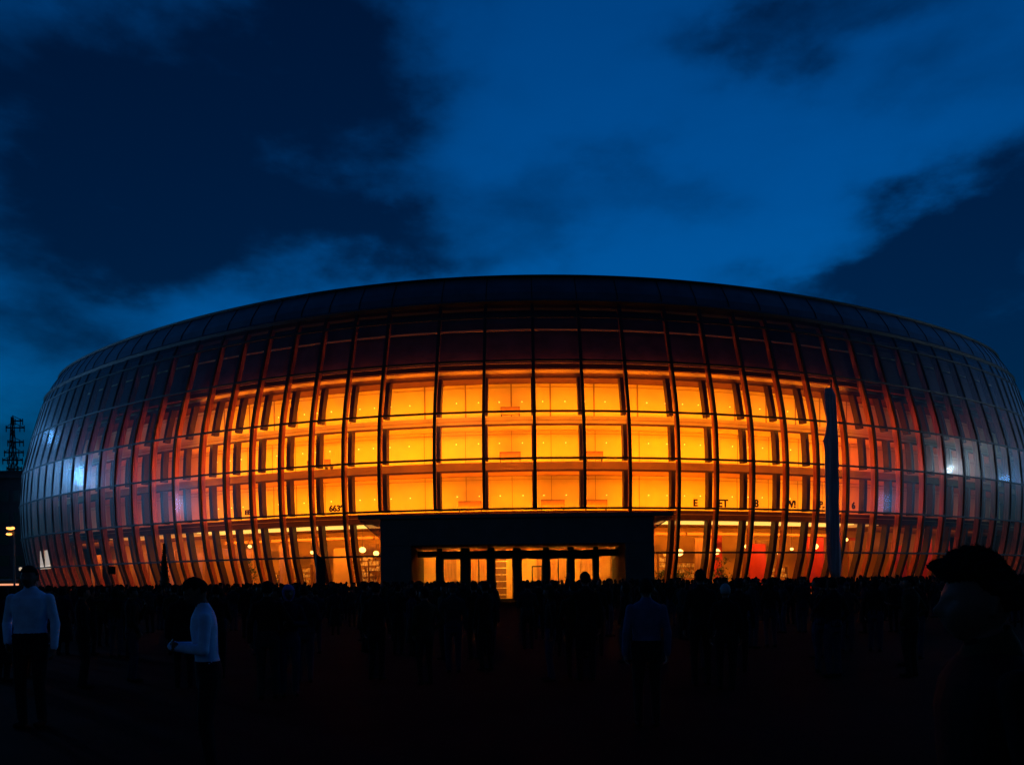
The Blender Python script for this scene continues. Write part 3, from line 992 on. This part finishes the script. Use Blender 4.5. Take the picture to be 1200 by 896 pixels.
def head_mesh(bm, c, tilt, yaw, s=1.0, off=None, nu=28, nv=20):
    R = Matrix.Rotation(yaw, 3, 'Z') @ Matrix.Rotation(tilt, 3, 'X')
    rows = [[Vector(c) + R @ (v * s) for v in row] for row in head_pts(nu, nv, off)]
    rows[0] = [sum(rows[0], Vector()) / nu]; rows[-1] = [sum(rows[-1], Vector()) / nu]
    vs = [[bm.verts.new(v) for v in row] for row in rows]
    for r0, r1 in zip(vs, vs[1:]):
        for i in range(nu):
            j = (i + 1) % nu
            if len(r0) == 1: bm.faces.new((r0[0], r1[j], r1[i]))
            elif len(r1) == 1: bm.faces.new((r0[i], r0[j], r1[0]))
            else: bm.faces.new((r0[i], r0[j], r1[j], r1[i]))


def hair_fn(style):
    def off(d, v):
        nz = noise.noise(Vector(d) * 7) * .006 + noise.noise(Vector(d) * 17) * .003
        top = d.z > (.42 if d.y < -.25 else (.12 if d.y < .3 else -.35))
        if style == 'short': return .014 + nz if top else -.03
        if style == 'long':
            back = d.y > -.15 and d.z > -.9
            return (.024 + nz + (.02 if d.z < 0 else 0)) if (top or back) else -.03
        if style == 'bun': return .015 + nz + .05 * math.exp(-((d - Vector((0, .7, .7))).length / .35) ** 2) if top else -.03
        if style == 'scarf': return .022 + nz * .5 if (d.z > .35 or d.y > -.45) else -.03
        if style == 'cap': return (.014 + .05 * math.exp(-((d - Vector((0, -.9, .42))).length / .28) ** 2)) if d.z > .25 else -.03
        if style == 'quiff':
            e = d.z - (.50 if d.y < -.35 else (.50 - (d.y + .35) * .85 if d.y < .5 else -.22))
            e = max(0, min(1, (e + noise.noise(Vector(d) * 11) * .12) / .14))
            q = .046 * math.exp(-((d - Vector((0, -.84, .52))).length / .30) ** 2) + .030 * math.exp(-((d - Vector((0, -.25, .95))).length / .7) ** 2)
            rid = .005 * math.sin(34 * d.x + 9 * d.y) + noise.noise(Vector((d.x * 26, d.y * 9, d.z * 9))) * .006
            return -.03 + e * e * (3 - 2 * e) * (.052 + rid + nz + q)
        if style == 'quiff_old':
            q = .052 * math.exp(-((d - Vector((0, -.86, .50))).length / .26) ** 2) + .022 * math.exp(-((d - Vector((0, -.3, .95))).length / .6) ** 2)
            return .020 + nz * 1.7 + q if (d.z > (.55 if d.y < -.3 else (.05 if d.y < .25 else -.45))) else -.03
        return -.03
    return off


def capsule(bm, a, b, ra, rb, n=12, flat=None):
    a, b = Vector(a), Vector(b)
    d = (b - a)
    L = d.length
    d.normalize()
    u = d.orthogonal().normalized()
    w = d.cross(u)
    prof = []
    for k in range(5): th = PI / 2 * (1 - k / 4); prof.append((-ra * math.sin(th), max(.0008, ra * math.cos(th))))
    for k in range(5): th = PI / 2 * k / 4; prof.append((L + rb * math.sin(th), max(.0008, rb * math.cos(th))))
    sweep(bm, [[a + d * s + (u * math.cos(t) + w * math.sin(t)) * r for t in [2 * PI * k / n for k in range(n)]] for s, r in prof])


def hand(bm, wrist, dirv, palm_n, s=1.0, curl=.5):
    d = Vector(dirv).normalized()
    pn = (Vector(palm_n) - d * Vector(palm_n).dot(d)).normalized()
    side = d.cross(pn).normalized()
    W = Vector(wrist)
    for o in (-.026, -.009, .009, .026):
        capsule(bm, W + side * o * .7 * s, W + (d * .085 + side * o) * s, .013 * s, .011 * s, 8)
    for o, L in ((-.030, .058), (-.010, .074), (.010, .078), (.030, .070)):
        k0 = W + (d * .088 + side * o) * s
        d1 = (d * math.cos(curl) + pn * math.sin(curl)); d2 = (d * math.cos(curl * 2.1) + pn * math.sin(curl * 2.1))
        k1 = k0 + d1 * L * .5 * s; k2 = k1 + d2 * L * .5 * s
        capsule(bm, k0, k1, .0095 * s, .0088 * s, 7); capsule(bm, k1, k2, .0088 * s, .007 * s, 7)
    t0 = W + (d * .03 + side * .03) * s; t1 = t0 + (d * .03 + side * .025 + pn * .012) * s; t2 = t1 + (d * .03 + pn * .012) * s
    capsule(bm, t0, t1, .012 * s, .0105 * s, 7); capsule(bm, t1, t2, .0105 * s, .008 * s, 7)


ARM = {  # elbow, wrist offsets for the arm on +x, hand direction, palm normal
    'down': ((.245, .03, 1.12), (.255, -.03, .87), (0, -.1, -1), (-1, 0, 0)),
    'hips': ((.33, .10, 1.16), (.19, -.02, .98), (-.7, -.4, -.4), (0, 1, 0)),
    'fold': ((.255, -.03, 1.13), (.03, -.27, 1.16), (-1, -.1, .1), (0, 1, 0)),
    'phone': ((.235, -.08, 1.13), (.10, -.33, 1.20), (-.25, -.8, .35), (0, .3, 1)),
    'raise': ((.27, -.22, 1.42), (.19, -.36, 1.62), (-.1, -.1, 1), (0, -1, 0)),
    'pocket': ((.265, .07, 1.13), (.205, -.06, .93), (-.1, -.3, -1), (-1, 0, 0)),
    'mouth': ((.22, -.20, 1.16), (.09, -.26, 1.40), (-.35, .15, .9), (0, 1, 0)),
}


def person_mesh(name, mats, armL='down', armR='down', voxel=.022, build=1.0, tilt=0.0, yaw=0.0, hair='short', stance=.0, lean=0.0, sleeve='long', skirt=False, hair_mesh=True, belt=1.02):
    """one continuous figure 1.75 m tall, feet at z = 0, facing -Y. mats: shirt, trouser, shoe, skin, hair"""
    P = []     # (mat, builder) pieces, each also kept as points for painting
    pieces = []

    def piece(m, fn):
        b = bmesh.new(); fn(b)
        bmesh.ops.recalc_face_normals(b, faces=b.faces)
        pieces.append((m, b))
    lv = lambda y, z: y - lean * max(0, z - .95)
    torso = [(.80, .150, .098, .005), (.90, .168, .112, .01), (.98, .160, .108, .005), (1.08, .148, .098, .0), (1.20, .160, .108, .0), (1.32, .178, .115, .005), (1.40, .180, .105, .012), (1.455, .14, .085, .02), (1.50, .07, .062, .022), (1.53, .055, .055, .015)]

    def tor(b):
        n = 24
        sweep(b, [[Vector((rx * build * math.cos(a), lv(yo, z) + ry * build * math.sin(a), z)) for a in [2 * PI * k / n for k in range(n)]] for z, rx, ry, yo in torso])
    piece(0, tor)
    piece(1, lambda b: sweep(b, [[Vector((rx * build * math.cos(a), lv(yo, z) + ry * build * math.sin(a), z)) for a in [2 * PI * k / 24 for k in range(24)]] for z, rx, ry, yo in ((.78, .15, .1, .005), (.90, .171, .115, .01), (.98, .163, .111, .005), (belt, .157, .107, .003))]))
    hc = Vector((0, lv(-.012, 1.62) - math.sin(tilt) * .03, 1.632))
    piece(3, lambda b: capsule(b, (0, lv(.02, 1.46), 1.46), (0, lv(.0, 1.56), 1.57), .056, .052, 14))
    hi = voxel < .012
    piece(3, lambda b: head_mesh(b, hc, tilt, yaw, 1.0, None, 44 if hi else 26, 34 if hi else 18))
    R = Matrix.Rotation(yaw, 3, 'Z') @ Matrix.Rotation(tilt, 3, 'X')
    for sx in (-1, 1):
        e = hc + R @ Vector((sx * .078, .012, -.005))
        piece(3, lambda b, e=e: capsule(b, e + Vector((0, .006, .022)), e + Vector((0, 0, -.022)), .012, .009, 8))
    if hair and hair_mesh:
        piece(4, lambda b: head_mesh(b, hc, tilt, yaw, 1.0, hair_fn(hair), 26, 18))
    for sx, pose in ((-1, armL), (1, armR)):
        el, wr, hd, pn = ARM[pose]
        f = lambda v: Vector((sx * v[0], lv(v[1], v[2]), v[2]))
        sh, el, wr = f((.172 * build, .015, 1.40)), f(el), f(wr)
        hd = Vector((sx * hd[0], hd[1], hd[2])); pn = Vector((sx * pn[0], pn[1], pn[2]))
        piece(0, lambda b, sh=sh, el=el: capsule(b, sh, el, .056, .047))
        if sleeve == 'long':
            piece(0, lambda b, el=el, wr=wr: capsule(b, el, wr, .050, .038))
        else:
            piece(3, lambda b, el=el, wr=wr: capsule(b, el, wr, .042, .029))
        piece(3, lambda b, el=el, wr=wr: capsule(b, el.lerp(wr, .8), wr.lerp(wr + (wr - el).normalized() * .02, 1), .028, .026))
        piece(3, lambda b, wr=wr, hd=hd, pn=pn: hand(b, wr, hd, pn))
    for sx in (-1, 1):
        hp, kn, an = Vector((sx * .092, .005, .88)), Vector((sx * (.10 + stance * .4), -.02, .49)), Vector((sx * (.10 + stance), .02, .09))
        if sx > 0: kn.y -= .02
        piece(1, lambda b, hp=hp, kn=kn: capsule(b, hp, kn, .090, .064))
        piece(1, lambda b, kn=kn, an=an: capsule(b, kn, an, .062, .050))
        piece(2, lambda b, an=an: capsule(b, an + Vector((0, .03, -.05)), an + Vector((0, -.15, -.058)), .040, .032))
    if skirt:
        piece(1, lambda b: sweep(b, [[Vector((rx * math.cos(a), rx * .8 * math.sin(a), z)) for a in [2 * PI * k / 20 for k in range(20)]] for z, rx in ((.35, .25), (.6, .22), (.9, .17), (1.0, .15))]))
    # union by voxel remesh
    allbm = bmesh.new()
    for m, b in pieces:
        tmp = bpy.data.meshes.new('t'); b.to_mesh(tmp); allbm.from_mesh(tmp); bpy.data.meshes.remove(tmp)
    me = bpy.data.meshes.new(name + '_raw'); allbm.to_mesh(me); allbm.free()
    o = bpy.data.objects.new(name + '_raw', me); C.objects.link(o)
    md = o.modifiers.new('r', 'REMESH'); md.mode = 'VOXEL'; md.voxel_size = voxel
    sm = o.modifiers.new('s', 'SMOOTH'); sm.factor = .5; sm.iterations = 2 if voxel > .012 else 1
    dg = bpy.context.evaluated_depsgraph_get()
    out = bpy.data.meshes.new_from_object(o.evaluated_get(dg))
    out.name = name
    bpy.data.objects.remove(o); bpy.data.meshes.remove(me)
    # paint each face with the material of the nearest piece
    from mathutils.bvhtree import BVHTree
    trees = []
    for m, b in pieces:
        trees.append((m, BVHTree.FromBMesh(b))); b.free()
    out.materials.clear()
    for m in mats: out.materials.append(m)
    for p in out.polygons:
        best = (1e9, 0)
        for m, t in trees:
            _, _, _, dd = t.find_nearest(p.center, .12)
            if dd is not None:
                if m == 3 and p.center.z < 1.50: dd += .002
                if m == 4: dd -= .004
                if dd < best[0]: best = (dd, m)
        p.material_index = best[1]; p.use_smooth = True
    return out, hc, R


def mm(*k): return [M[x] for x in k]


VARS = []
specs = [
    dict(m=('cloth_black', 'trouser', 'shoe', 'skin', 'hair_black'), armL='down', armR='down'),
    dict(m=('cloth_navy', 'denim', 'shoe', 'skin', 'hair_brown'), armL='pocket', armR='pocket', build=1.08),
    dict(m=('cloth_grey', 'trouser', 'shoe', 'skin', 'hair_black'), armL='fold', armR='fold'),
    dict(m=('cloth_black', 'denim', 'shoe', 'skin', 'hair_brown'), armL='down', armR='down', hair='long', build=.9),
    dict(m=('cloth_maroon', 'trouser', 'shoe', 'skin', 'hair_black'), armL='phone', armR='down', hair='bun', build=.9),
    dict(m=('cloth_grey', 'denim', 'shoe', 'skin', 'cloth_navy'), armL='down', armR='hips', hair='cap', build=1.05),
    dict(m=('cloth_olive', 'trouser', 'shoe', 'skin', 'hair_black'), armL='hips', armR='pocket', build=1.12, yaw=.5),
    dict(m=('cloth_black', 'trouser', 'shoe', 'skin', 'hair_black'), armL='raise', armR='down', build=.98),
    dict(m=('cloth_navy', 'cloth_black', 'shoe', 'skin', 'cloth_black'), armL='down', armR='fold', hair='scarf', skirt=True, build=.95),
    dict(m=('cloth_black', 'denim', 'shoe', 'skin', 'hair_brown'), armL='pocket', armR='mouth', yaw=-.6, tilt=-.1),
]
for s in specs:
    s = dict(s); m = s.pop('m')
    VARS.append(person_mesh('person', mm(*m), **s)[0])


def put(mesh, x, y, rz, h, label, group=None):
    o = bpy.data.objects.new('person', mesh)
    C.objects.link(o)
    o.location = (x, y, 0); o.rotation_euler.z = rz
    k = h / 1.765
    o.scale = (k, k, k)
    return tag(o, label, 'person', group)


GR = 'crowd in front of the arena'
CROWD_LABEL = 'black featureless silhouette of a person packed in the crowd before the glowing arena'
rng = random.Random(11)
placed = []


def free(x, y, r=.42):
    return all((x - a) ** 2 + (y - b) ** 2 > r * r for a, b in placed)


# people one can pick out
def featured(px, Y, rz, h, label, mats, dx=0, **kw):
    hs = kw.get('hair', 'short')
    me, hc, R = person_mesh('person', mm(*mats), voxel=kw.pop('voxel', .010), hair_mesh=False, **kw)
    x = at(px, HZ, Y).x
    o = put(me, x, Y, rz, h, label)
    bm = bmesh.new()
    fn = hair_fn(hs)
    near = hs == 'quiff'
    head_mesh(bm, hc, kw.get('tilt', 0), kw.get('yaw', 0), 1.0, fn, 96 if near else 44, 72 if near else 32)
    if near:
        bm.verts.ensure_lookup_table(); bm.normal_update()
        rr = random.Random(5)
        src = [(v.co.copy(), v.normal.copy()) for v in bm.verts if fn((v.co - hc).normalized(), None) > .012]
        for _ in range(1500):
            c, nn = rr.choice(src)
            dr = (nn * .8 + Vector((rr.gauss(0, .5), -.55 + rr.gauss(0, .4), rr.gauss(0, .4)))).normalized()
            L_ = rr.uniform(.008, .022)
            sd = dr.orthogonal().normalized() * .0014
            c2 = c - nn * .004
            q0, q1, q2, q3 = (bm.verts.new(v) for v in (c2 - sd, c2 + sd, c2 + dr.cross(sd).normalized() * .0016, c2 + dr * L_))
            bm.faces.new((q0, q1, q3)); bm.faces.new((q1, q2, q3)); bm.faces.new((q2, q0, q3))
    obj('hair', bm, M[mats[4]], o, True)
    placed.append((x, Y))
    return o


featured(35, 9.5, .15, 1.93, 'man in a pale blue shirt standing at the far left, arms at his sides', ('cloth_white', 'trouser', 'shoe', 'skin', 'hair_black'), armL='pocket', armR='down', build=1.1)
ph_man = featured(243, 6.9, -1.15, 1.74, 'person in a pale shirt with folded arms and bowed head, left of centre', ('cloth_pale', 'trouser', 'shoe', 'skin', 'hair_black'), armL='fold', armR='fold', tilt=.5, lean=.10)
featured(757, 9.0, PI, 1.69, 'person in a dark blue shirt seen from behind right of the entrance doors', ('cloth_blue', 'trouser', 'shoe', 'skin', 'hair_black'), build=1.1)
featured(313, 11.5, PI + .3, 1.72, 'person in dark clothes with pale trousers beside the purple headscarf', ('cloth_maroon', 'cloth_grey', 'shoe', 'skin', 'hair_black'), armL='hips')
featured(338, 11.8, .4, 1.66, 'person wearing a purple-blue headscarf', ('cloth_navy', 'denim', 'shoe', 'skin', 'scarf'), hair='scarf', armR='fold', build=.95)
featured(850, 12.0, PI - .2, 1.60, 'short person with pale grey hair right of the entrance', ('cloth_black', 'trouser', 'shoe', 'skin', 'hair_grey'), build=.95)
featured(821, 12.5, PI, 1.83, 'tall person whose dark head rises above the crowd beside the indoor tree', ('cloth_black', 'trouser', 'shoe', 'skin', 'hair_black'))
featured(686, 13.2, PI + .2, 1.82, 'tall person whose head stands out against the third lit door from the right', ('cloth_black', 'trouser', 'shoe', 'skin', 'hair_black'), armR='raise')
# man in profile close to the camera on the right
fg = featured(1150, 2.3, -PI / 2 - .12, 1.71, 'man in profile with a dark quiff, very close at the right edge', ('hair_black', 'trouser', 'shoe', 'skin', 'hair_black'), armL='down', armR='down', hair='quiff', build=1.1, voxel=.0065)

# turned-up jacket collar of the near man
bm = bmesh.new()
sweep(bm, [[Vector((rx * math.cos(a), .018 + ry * math.sin(a) - .012 * math.sin(a) * (z > 1.5), z + .022 * math.sin(a))) for a in [2 * PI * k / 28 for k in range(28)]]
           for z, rx, ry in ((1.455, .115, .088), (1.50, .088, .080), (1.535, .074, .072), (1.548, .072, .070), (1.545, .066, .064), (1.50, .070, .066))])
bmesh.ops.recalc_face_normals(bm, faces=bm.faces)
obj('collar', bm, M['cloth_olive'], fg, True)
GAP = (587, 605)
rows = [(12.8, 15, 24), (16, 19.5, 38), (21.5, 26, 50), (28, 33, 62), (35, 41, 76), (42, 44.5, 40)]
ncrowd = 0
for y0, y1, n in rows:
    for k in range(n):
        for _ in range(30):
            px = -20 + 1240 * (k + rng.uniform(-.1, 1.1)) / n
            Y = rng.uniform(y0, y1)
            if abs(px - 596) < 8 + 270 / Y: continue
            if 1075 < px and Y < 24: continue
            x = at(px, HZ, Y).x
            if not free(x, Y): continue
            h = rng.gauss(1.67, .07)
            h = max(1.48, min(1.84 if Y > 30 else 1.74, h))
            if Y < 22: h = min(h, 1.69)
            placed.append((x, Y))
            put(VARS[rng.randrange(len(VARS))], x, Y, PI + rng.gauss(0, .6) if rng.random() < .86 else rng.uniform(0, 2 * PI), h, CROWD_LABEL, GR)
            ncrowd += 1
            break
print('CROWD', ncrowd)
# the rows farther back, past the 300 nearest people: one mass
bm = bmesh.new()
lows = []
for me in VARS[:10]:
    o = bpy.data.objects.new('t', me); C.objects.link(o)
    md = o.modifiers.new('d', 'DECIMATE'); md.ratio = .06
    lows.append(bpy.data.meshes.new_from_object(o.evaluated_get(bpy.context.evaluated_depsgraph_get())))
    bpy.data.objects.remove(o)
CM = [M['cloth_black'], M['trouser'], M['cloth_navy'], M['hair_black']]
far = []
for y0, y1, n in ((46, 48.5, 100), (50, 52, 110), (54, 56, 122), (57.5, 59, 136), (59.8, 61.4, 140), (62, 63.2, 110), (63.8, 65, 100)):
    for k in range(n):
        px = -20 + 1240 * (k + rng.uniform(0, 1)) / n
        Y = rng.uniform(y0, y1)
        if Y > 61.5 and 405 < px < 805: continue
        if abs(px - 596) < 14: continue
        h = max(1.5, min(1.84, rng.gauss(1.71, .075))) / 1.765
        me = lows[rng.randrange(len(lows))]
        t0 = len(bm.verts)
        bm.from_mesh(me)
        bm.verts.ensure_lookup_table()
        T = Matrix.Translation((at(px, HZ, Y).x, Y, 0)) @ Matrix.Rotation(PI + rng.gauss(0, .6), 4, 'Z') @ Matrix.Scale(h, 4)
        bmesh.ops.transform(bm, matrix=T, verts=bm.verts[t0:])
for f in bm.faces: f.material_index = 0
tag(obj('crowd', bm, M['cloth_black'], None, True), 'far rows of the dark crowd packed against the foot of the glass arena', 'crowd', kind='stuff')

# ------------------------------------------------------------------ sky
W = bpy.data.worlds.new('World')
S.world = W
W.use_nodes = True
nt = W.node_tree
nt.nodes.clear()
N, L = nt.nodes.new, nt.links.new


def math_n(op, a, b=None, c=None):
    m = N('ShaderNodeMath'); m.operation = op
    for k, v in enumerate((a, b, c)):
        if v is None: continue
        if isinstance(v, (int, float)): m.inputs[k].default_value = v
        else: L(v, m.inputs[k])
    return m.outputs[0]


tc = N('ShaderNodeTexCoord')
nrm = N('ShaderNodeVectorMath'); nrm.operation = 'NORMALIZE'; L(tc.outputs['Generated'], nrm.inputs[0])
sep = N('ShaderNodeSeparateXYZ'); L(nrm.outputs[0], sep.inputs[0])
az0 = math_n('ARCTAN2', sep.outputs[0], sep.outputs[1])
el0 = math_n('ARCSINE', sep.outputs[2])


def nois(scale, detail, stretch, rough=.55, dist=0.0):
    mp = N('ShaderNodeMapping'); mp.inputs['Scale'].default_value = stretch
    L(nrm.outputs[0], mp.inputs[0])
    n = N('ShaderNodeTexNoise'); n.inputs['Scale'].default_value = scale; n.inputs['Detail'].default_value = detail
    n.inputs['Roughness'].default_value = rough; n.inputs['Distortion'].default_value = dist
    L(mp.outputs[0], n.inputs['Vector'])
    return n


w1 = nois(5.5, 6, (1, 1, 1.9), .55)
sc = N('ShaderNodeSeparateColor'); L(w1.outputs['Color'], sc.inputs[0])
az = math_n('MULTIPLY_ADD', math_n('SUBTRACT', sc.outputs[0], .5), .27, az0)
el = math_n('MULTIPLY_ADD', math_n('SUBTRACT', sc.outputs[1], .5), .20, el0)


def azel(px, py):
    p = at(px, py, 1.0) - Vector((0, 0, EYE))
    return math.atan2(p.x, p.y), math.asin(p.z / p.length)


BL = [(300, 150, 170, 150, 1.25), (190, 255, 220, 75, 1.15), (400, 50, 85, 95, 1.0), (60, 70, 150, 130, .75), (120, 180, 120, 90, .5), (500, 292, 70, 30, .75), (25, 375, 110, 42, 1.0), (110, 300, 150, 36, .75), (420, 270, 80, 40, .6),
      (1120, 285, 130, 62, 1.15), (1195, 225, 100, 56, 1.1), (975, 328, 100, 20, .95), (1040, 262, 60, 30, .5), (1060, 300, 90, 36, .6), (1040, 0, 200, 40, 1.0), (930, 75, 60, 46, .8), (640, 235, 120, 40, .55), (800, 220, 80, 40, .5), (1120, 420, 150, 80, 1.2),
      (480, 20, 70, 80, .5), (850, 40, 70, 45, .4), (1060, 95, 70, 36, .4), (640, 285, 80, 26, .4), (1180, 60, 90, 60, .5), (15, 520, 90, 50, .9), (20, 440, 130, 60, .5), (90, 30, 190, 80, .45), (1130, 350, 140, 60, .5), (1190, 410, 90, 60, .6), (330, 60, 90, 90, .4)]
tot = None
for px, py, rx, ry, s in BL:
    a0, e0 = azel(px, py)
    sa = abs(azel(px + rx, py)[0] - azel(px - rx, py)[0]) / 2
    se = abs(azel(px, py - ry)[1] - azel(px, py + ry)[1]) / 2
    da = math_n('DIVIDE', math_n('SUBTRACT', az, a0), sa)
    de = math_n('DIVIDE', math_n('SUBTRACT', el, e0), se)
    r2 = math_n('ADD', math_n('MULTIPLY', da, da), math_n('MULTIPLY', de, de))
    g = math_n('MULTIPLY', math_n('EXPONENT', math_n('MULTIPLY', r2, -.75)), s)
    tot = g if tot is None else math_n('ADD', tot, g)
w2 = nois(8, 9, (1, 1, 2.2), .58, .15)
dens = math_n('MULTIPLY', tot, math_n('MULTIPLY_ADD', w2.outputs[0], 1.1, .45))
dens = math_n('ADD', dens, math_n('MULTIPLY', math_n('SUBTRACT', w2.outputs[0], .5), .55))
mr = N('ShaderNodeMapRange'); mr.interpolation_type = 'SMOOTHSTEP'
L(dens, mr.inputs[0]); mr.inputs[1].default_value = -.15; mr.inputs[2].default_value = 1.78

sky = N('ShaderNodeTexSky'); sky.sky_type = 'NISHITA'; sky.sun_disc = False
SUN_EL, SUN_ROT = math.radians(2.0), math.radians(195)
sky.sun_elevation = SUN_EL; sky.sun_rotation = SUN_ROT
sky.air_density = 1.0; sky.dust_density = .3; sky.ozone_density = 6.0
tint = N('ShaderNodeMix'); tint.data_type = 'RGBA'; tint.blend_type = 'MULTIPLY'; tint.inputs[0].default_value = 1
L(sky.outputs[0], tint.inputs[6]); tint.inputs[7].default_value = (.02, 1.62, 1.62, 1)
dark = N('ShaderNodeMix'); dark.data_type = 'RGBA'
L(mr.outputs[0], dark.inputs[0]); L(tint.outputs[2], dark.inputs[6])
cl_ = N('ShaderNodeMix'); cl_.data_type = 'RGBA'; cl_.blend_type = 'MULTIPLY'; cl_.inputs[0].default_value = 1
L(tint.outputs[2], cl_.inputs[6]); cl_.inputs[7].default_value = (.27, .155, .175, 1); L(cl_.outputs[2], dark.inputs[7])
mb = N('ShaderNodeMapRange'); mb.interpolation_type = 'SMOOTHSTEP'  # unseen sky behind and overhead dimmed on purpose, to cut the ambient light
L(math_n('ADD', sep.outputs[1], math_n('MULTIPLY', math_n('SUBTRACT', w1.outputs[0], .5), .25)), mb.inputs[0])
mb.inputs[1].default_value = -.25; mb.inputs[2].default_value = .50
rear_mix = N('ShaderNodeMix'); rear_mix.data_type = 'RGBA'
L(mb.outputs[0], rear_mix.inputs[0])
rear_dim = N('ShaderNodeMix'); rear_dim.data_type = 'RGBA'; rear_dim.blend_type = 'MULTIPLY'; rear_dim.inputs[0].default_value = 1
L(tint.outputs[2], rear_dim.inputs[6]); rear_dim.inputs[7].default_value = (.8, .13, .155, 1)
L(rear_dim.outputs[2], rear_mix.inputs[6]); L(dark.outputs[2], rear_mix.inputs[7])
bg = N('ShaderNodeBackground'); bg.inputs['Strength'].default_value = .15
L(rear_mix.outputs[2], bg.inputs[0])
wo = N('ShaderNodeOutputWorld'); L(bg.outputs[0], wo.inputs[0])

sun = bpy.data.lights.new('sun', 'SUN'); sun.energy = .012; sun.angle = math.radians(12); sun.color = (.75, .85, 1)
so = bpy.data.objects.new('sun', sun); C.objects.link(so)
so.rotation_euler = (math.radians(88 - 20), 0, math.radians(-15))

# ------------------------------------------------------------------ camera and render settings
cam = bpy.data.cameras.new('camera')
co = bpy.data.objects.new('camera', cam); C.objects.link(co)
co.location = (0, 0, EYE); co.rotation_euler = (PI / 2, ROLL, 0)
cam.sensor_width = 36; cam.lens = F / 1200 * 36
cam.shift_x = -2.6 / 1200; cam.shift_y = (HZ - 448) / 1200
cam.clip_end = 8000; cam.clip_start = .05
S.camera = co
S.view_settings.view_transform = 'Standard'
S.view_settings.look = 'None'
S.view_settings.exposure = 0
S.view_settings.gamma = 1
S.view_settings.use_curve_mapping = False
S.render.engine = 'CYCLES'
S.cycles.max_bounces = 7
S.cycles.diffuse_bounces = 3
S.cycles.glossy_bounces = 3
S.cycles.transparent_max_bounces = 14
S.cycles.caustics_reflective = False
S.cycles.caustics_refractive = False
S.cycles.sample_clamp_indirect = 4
S.cycles.use_denoising = True
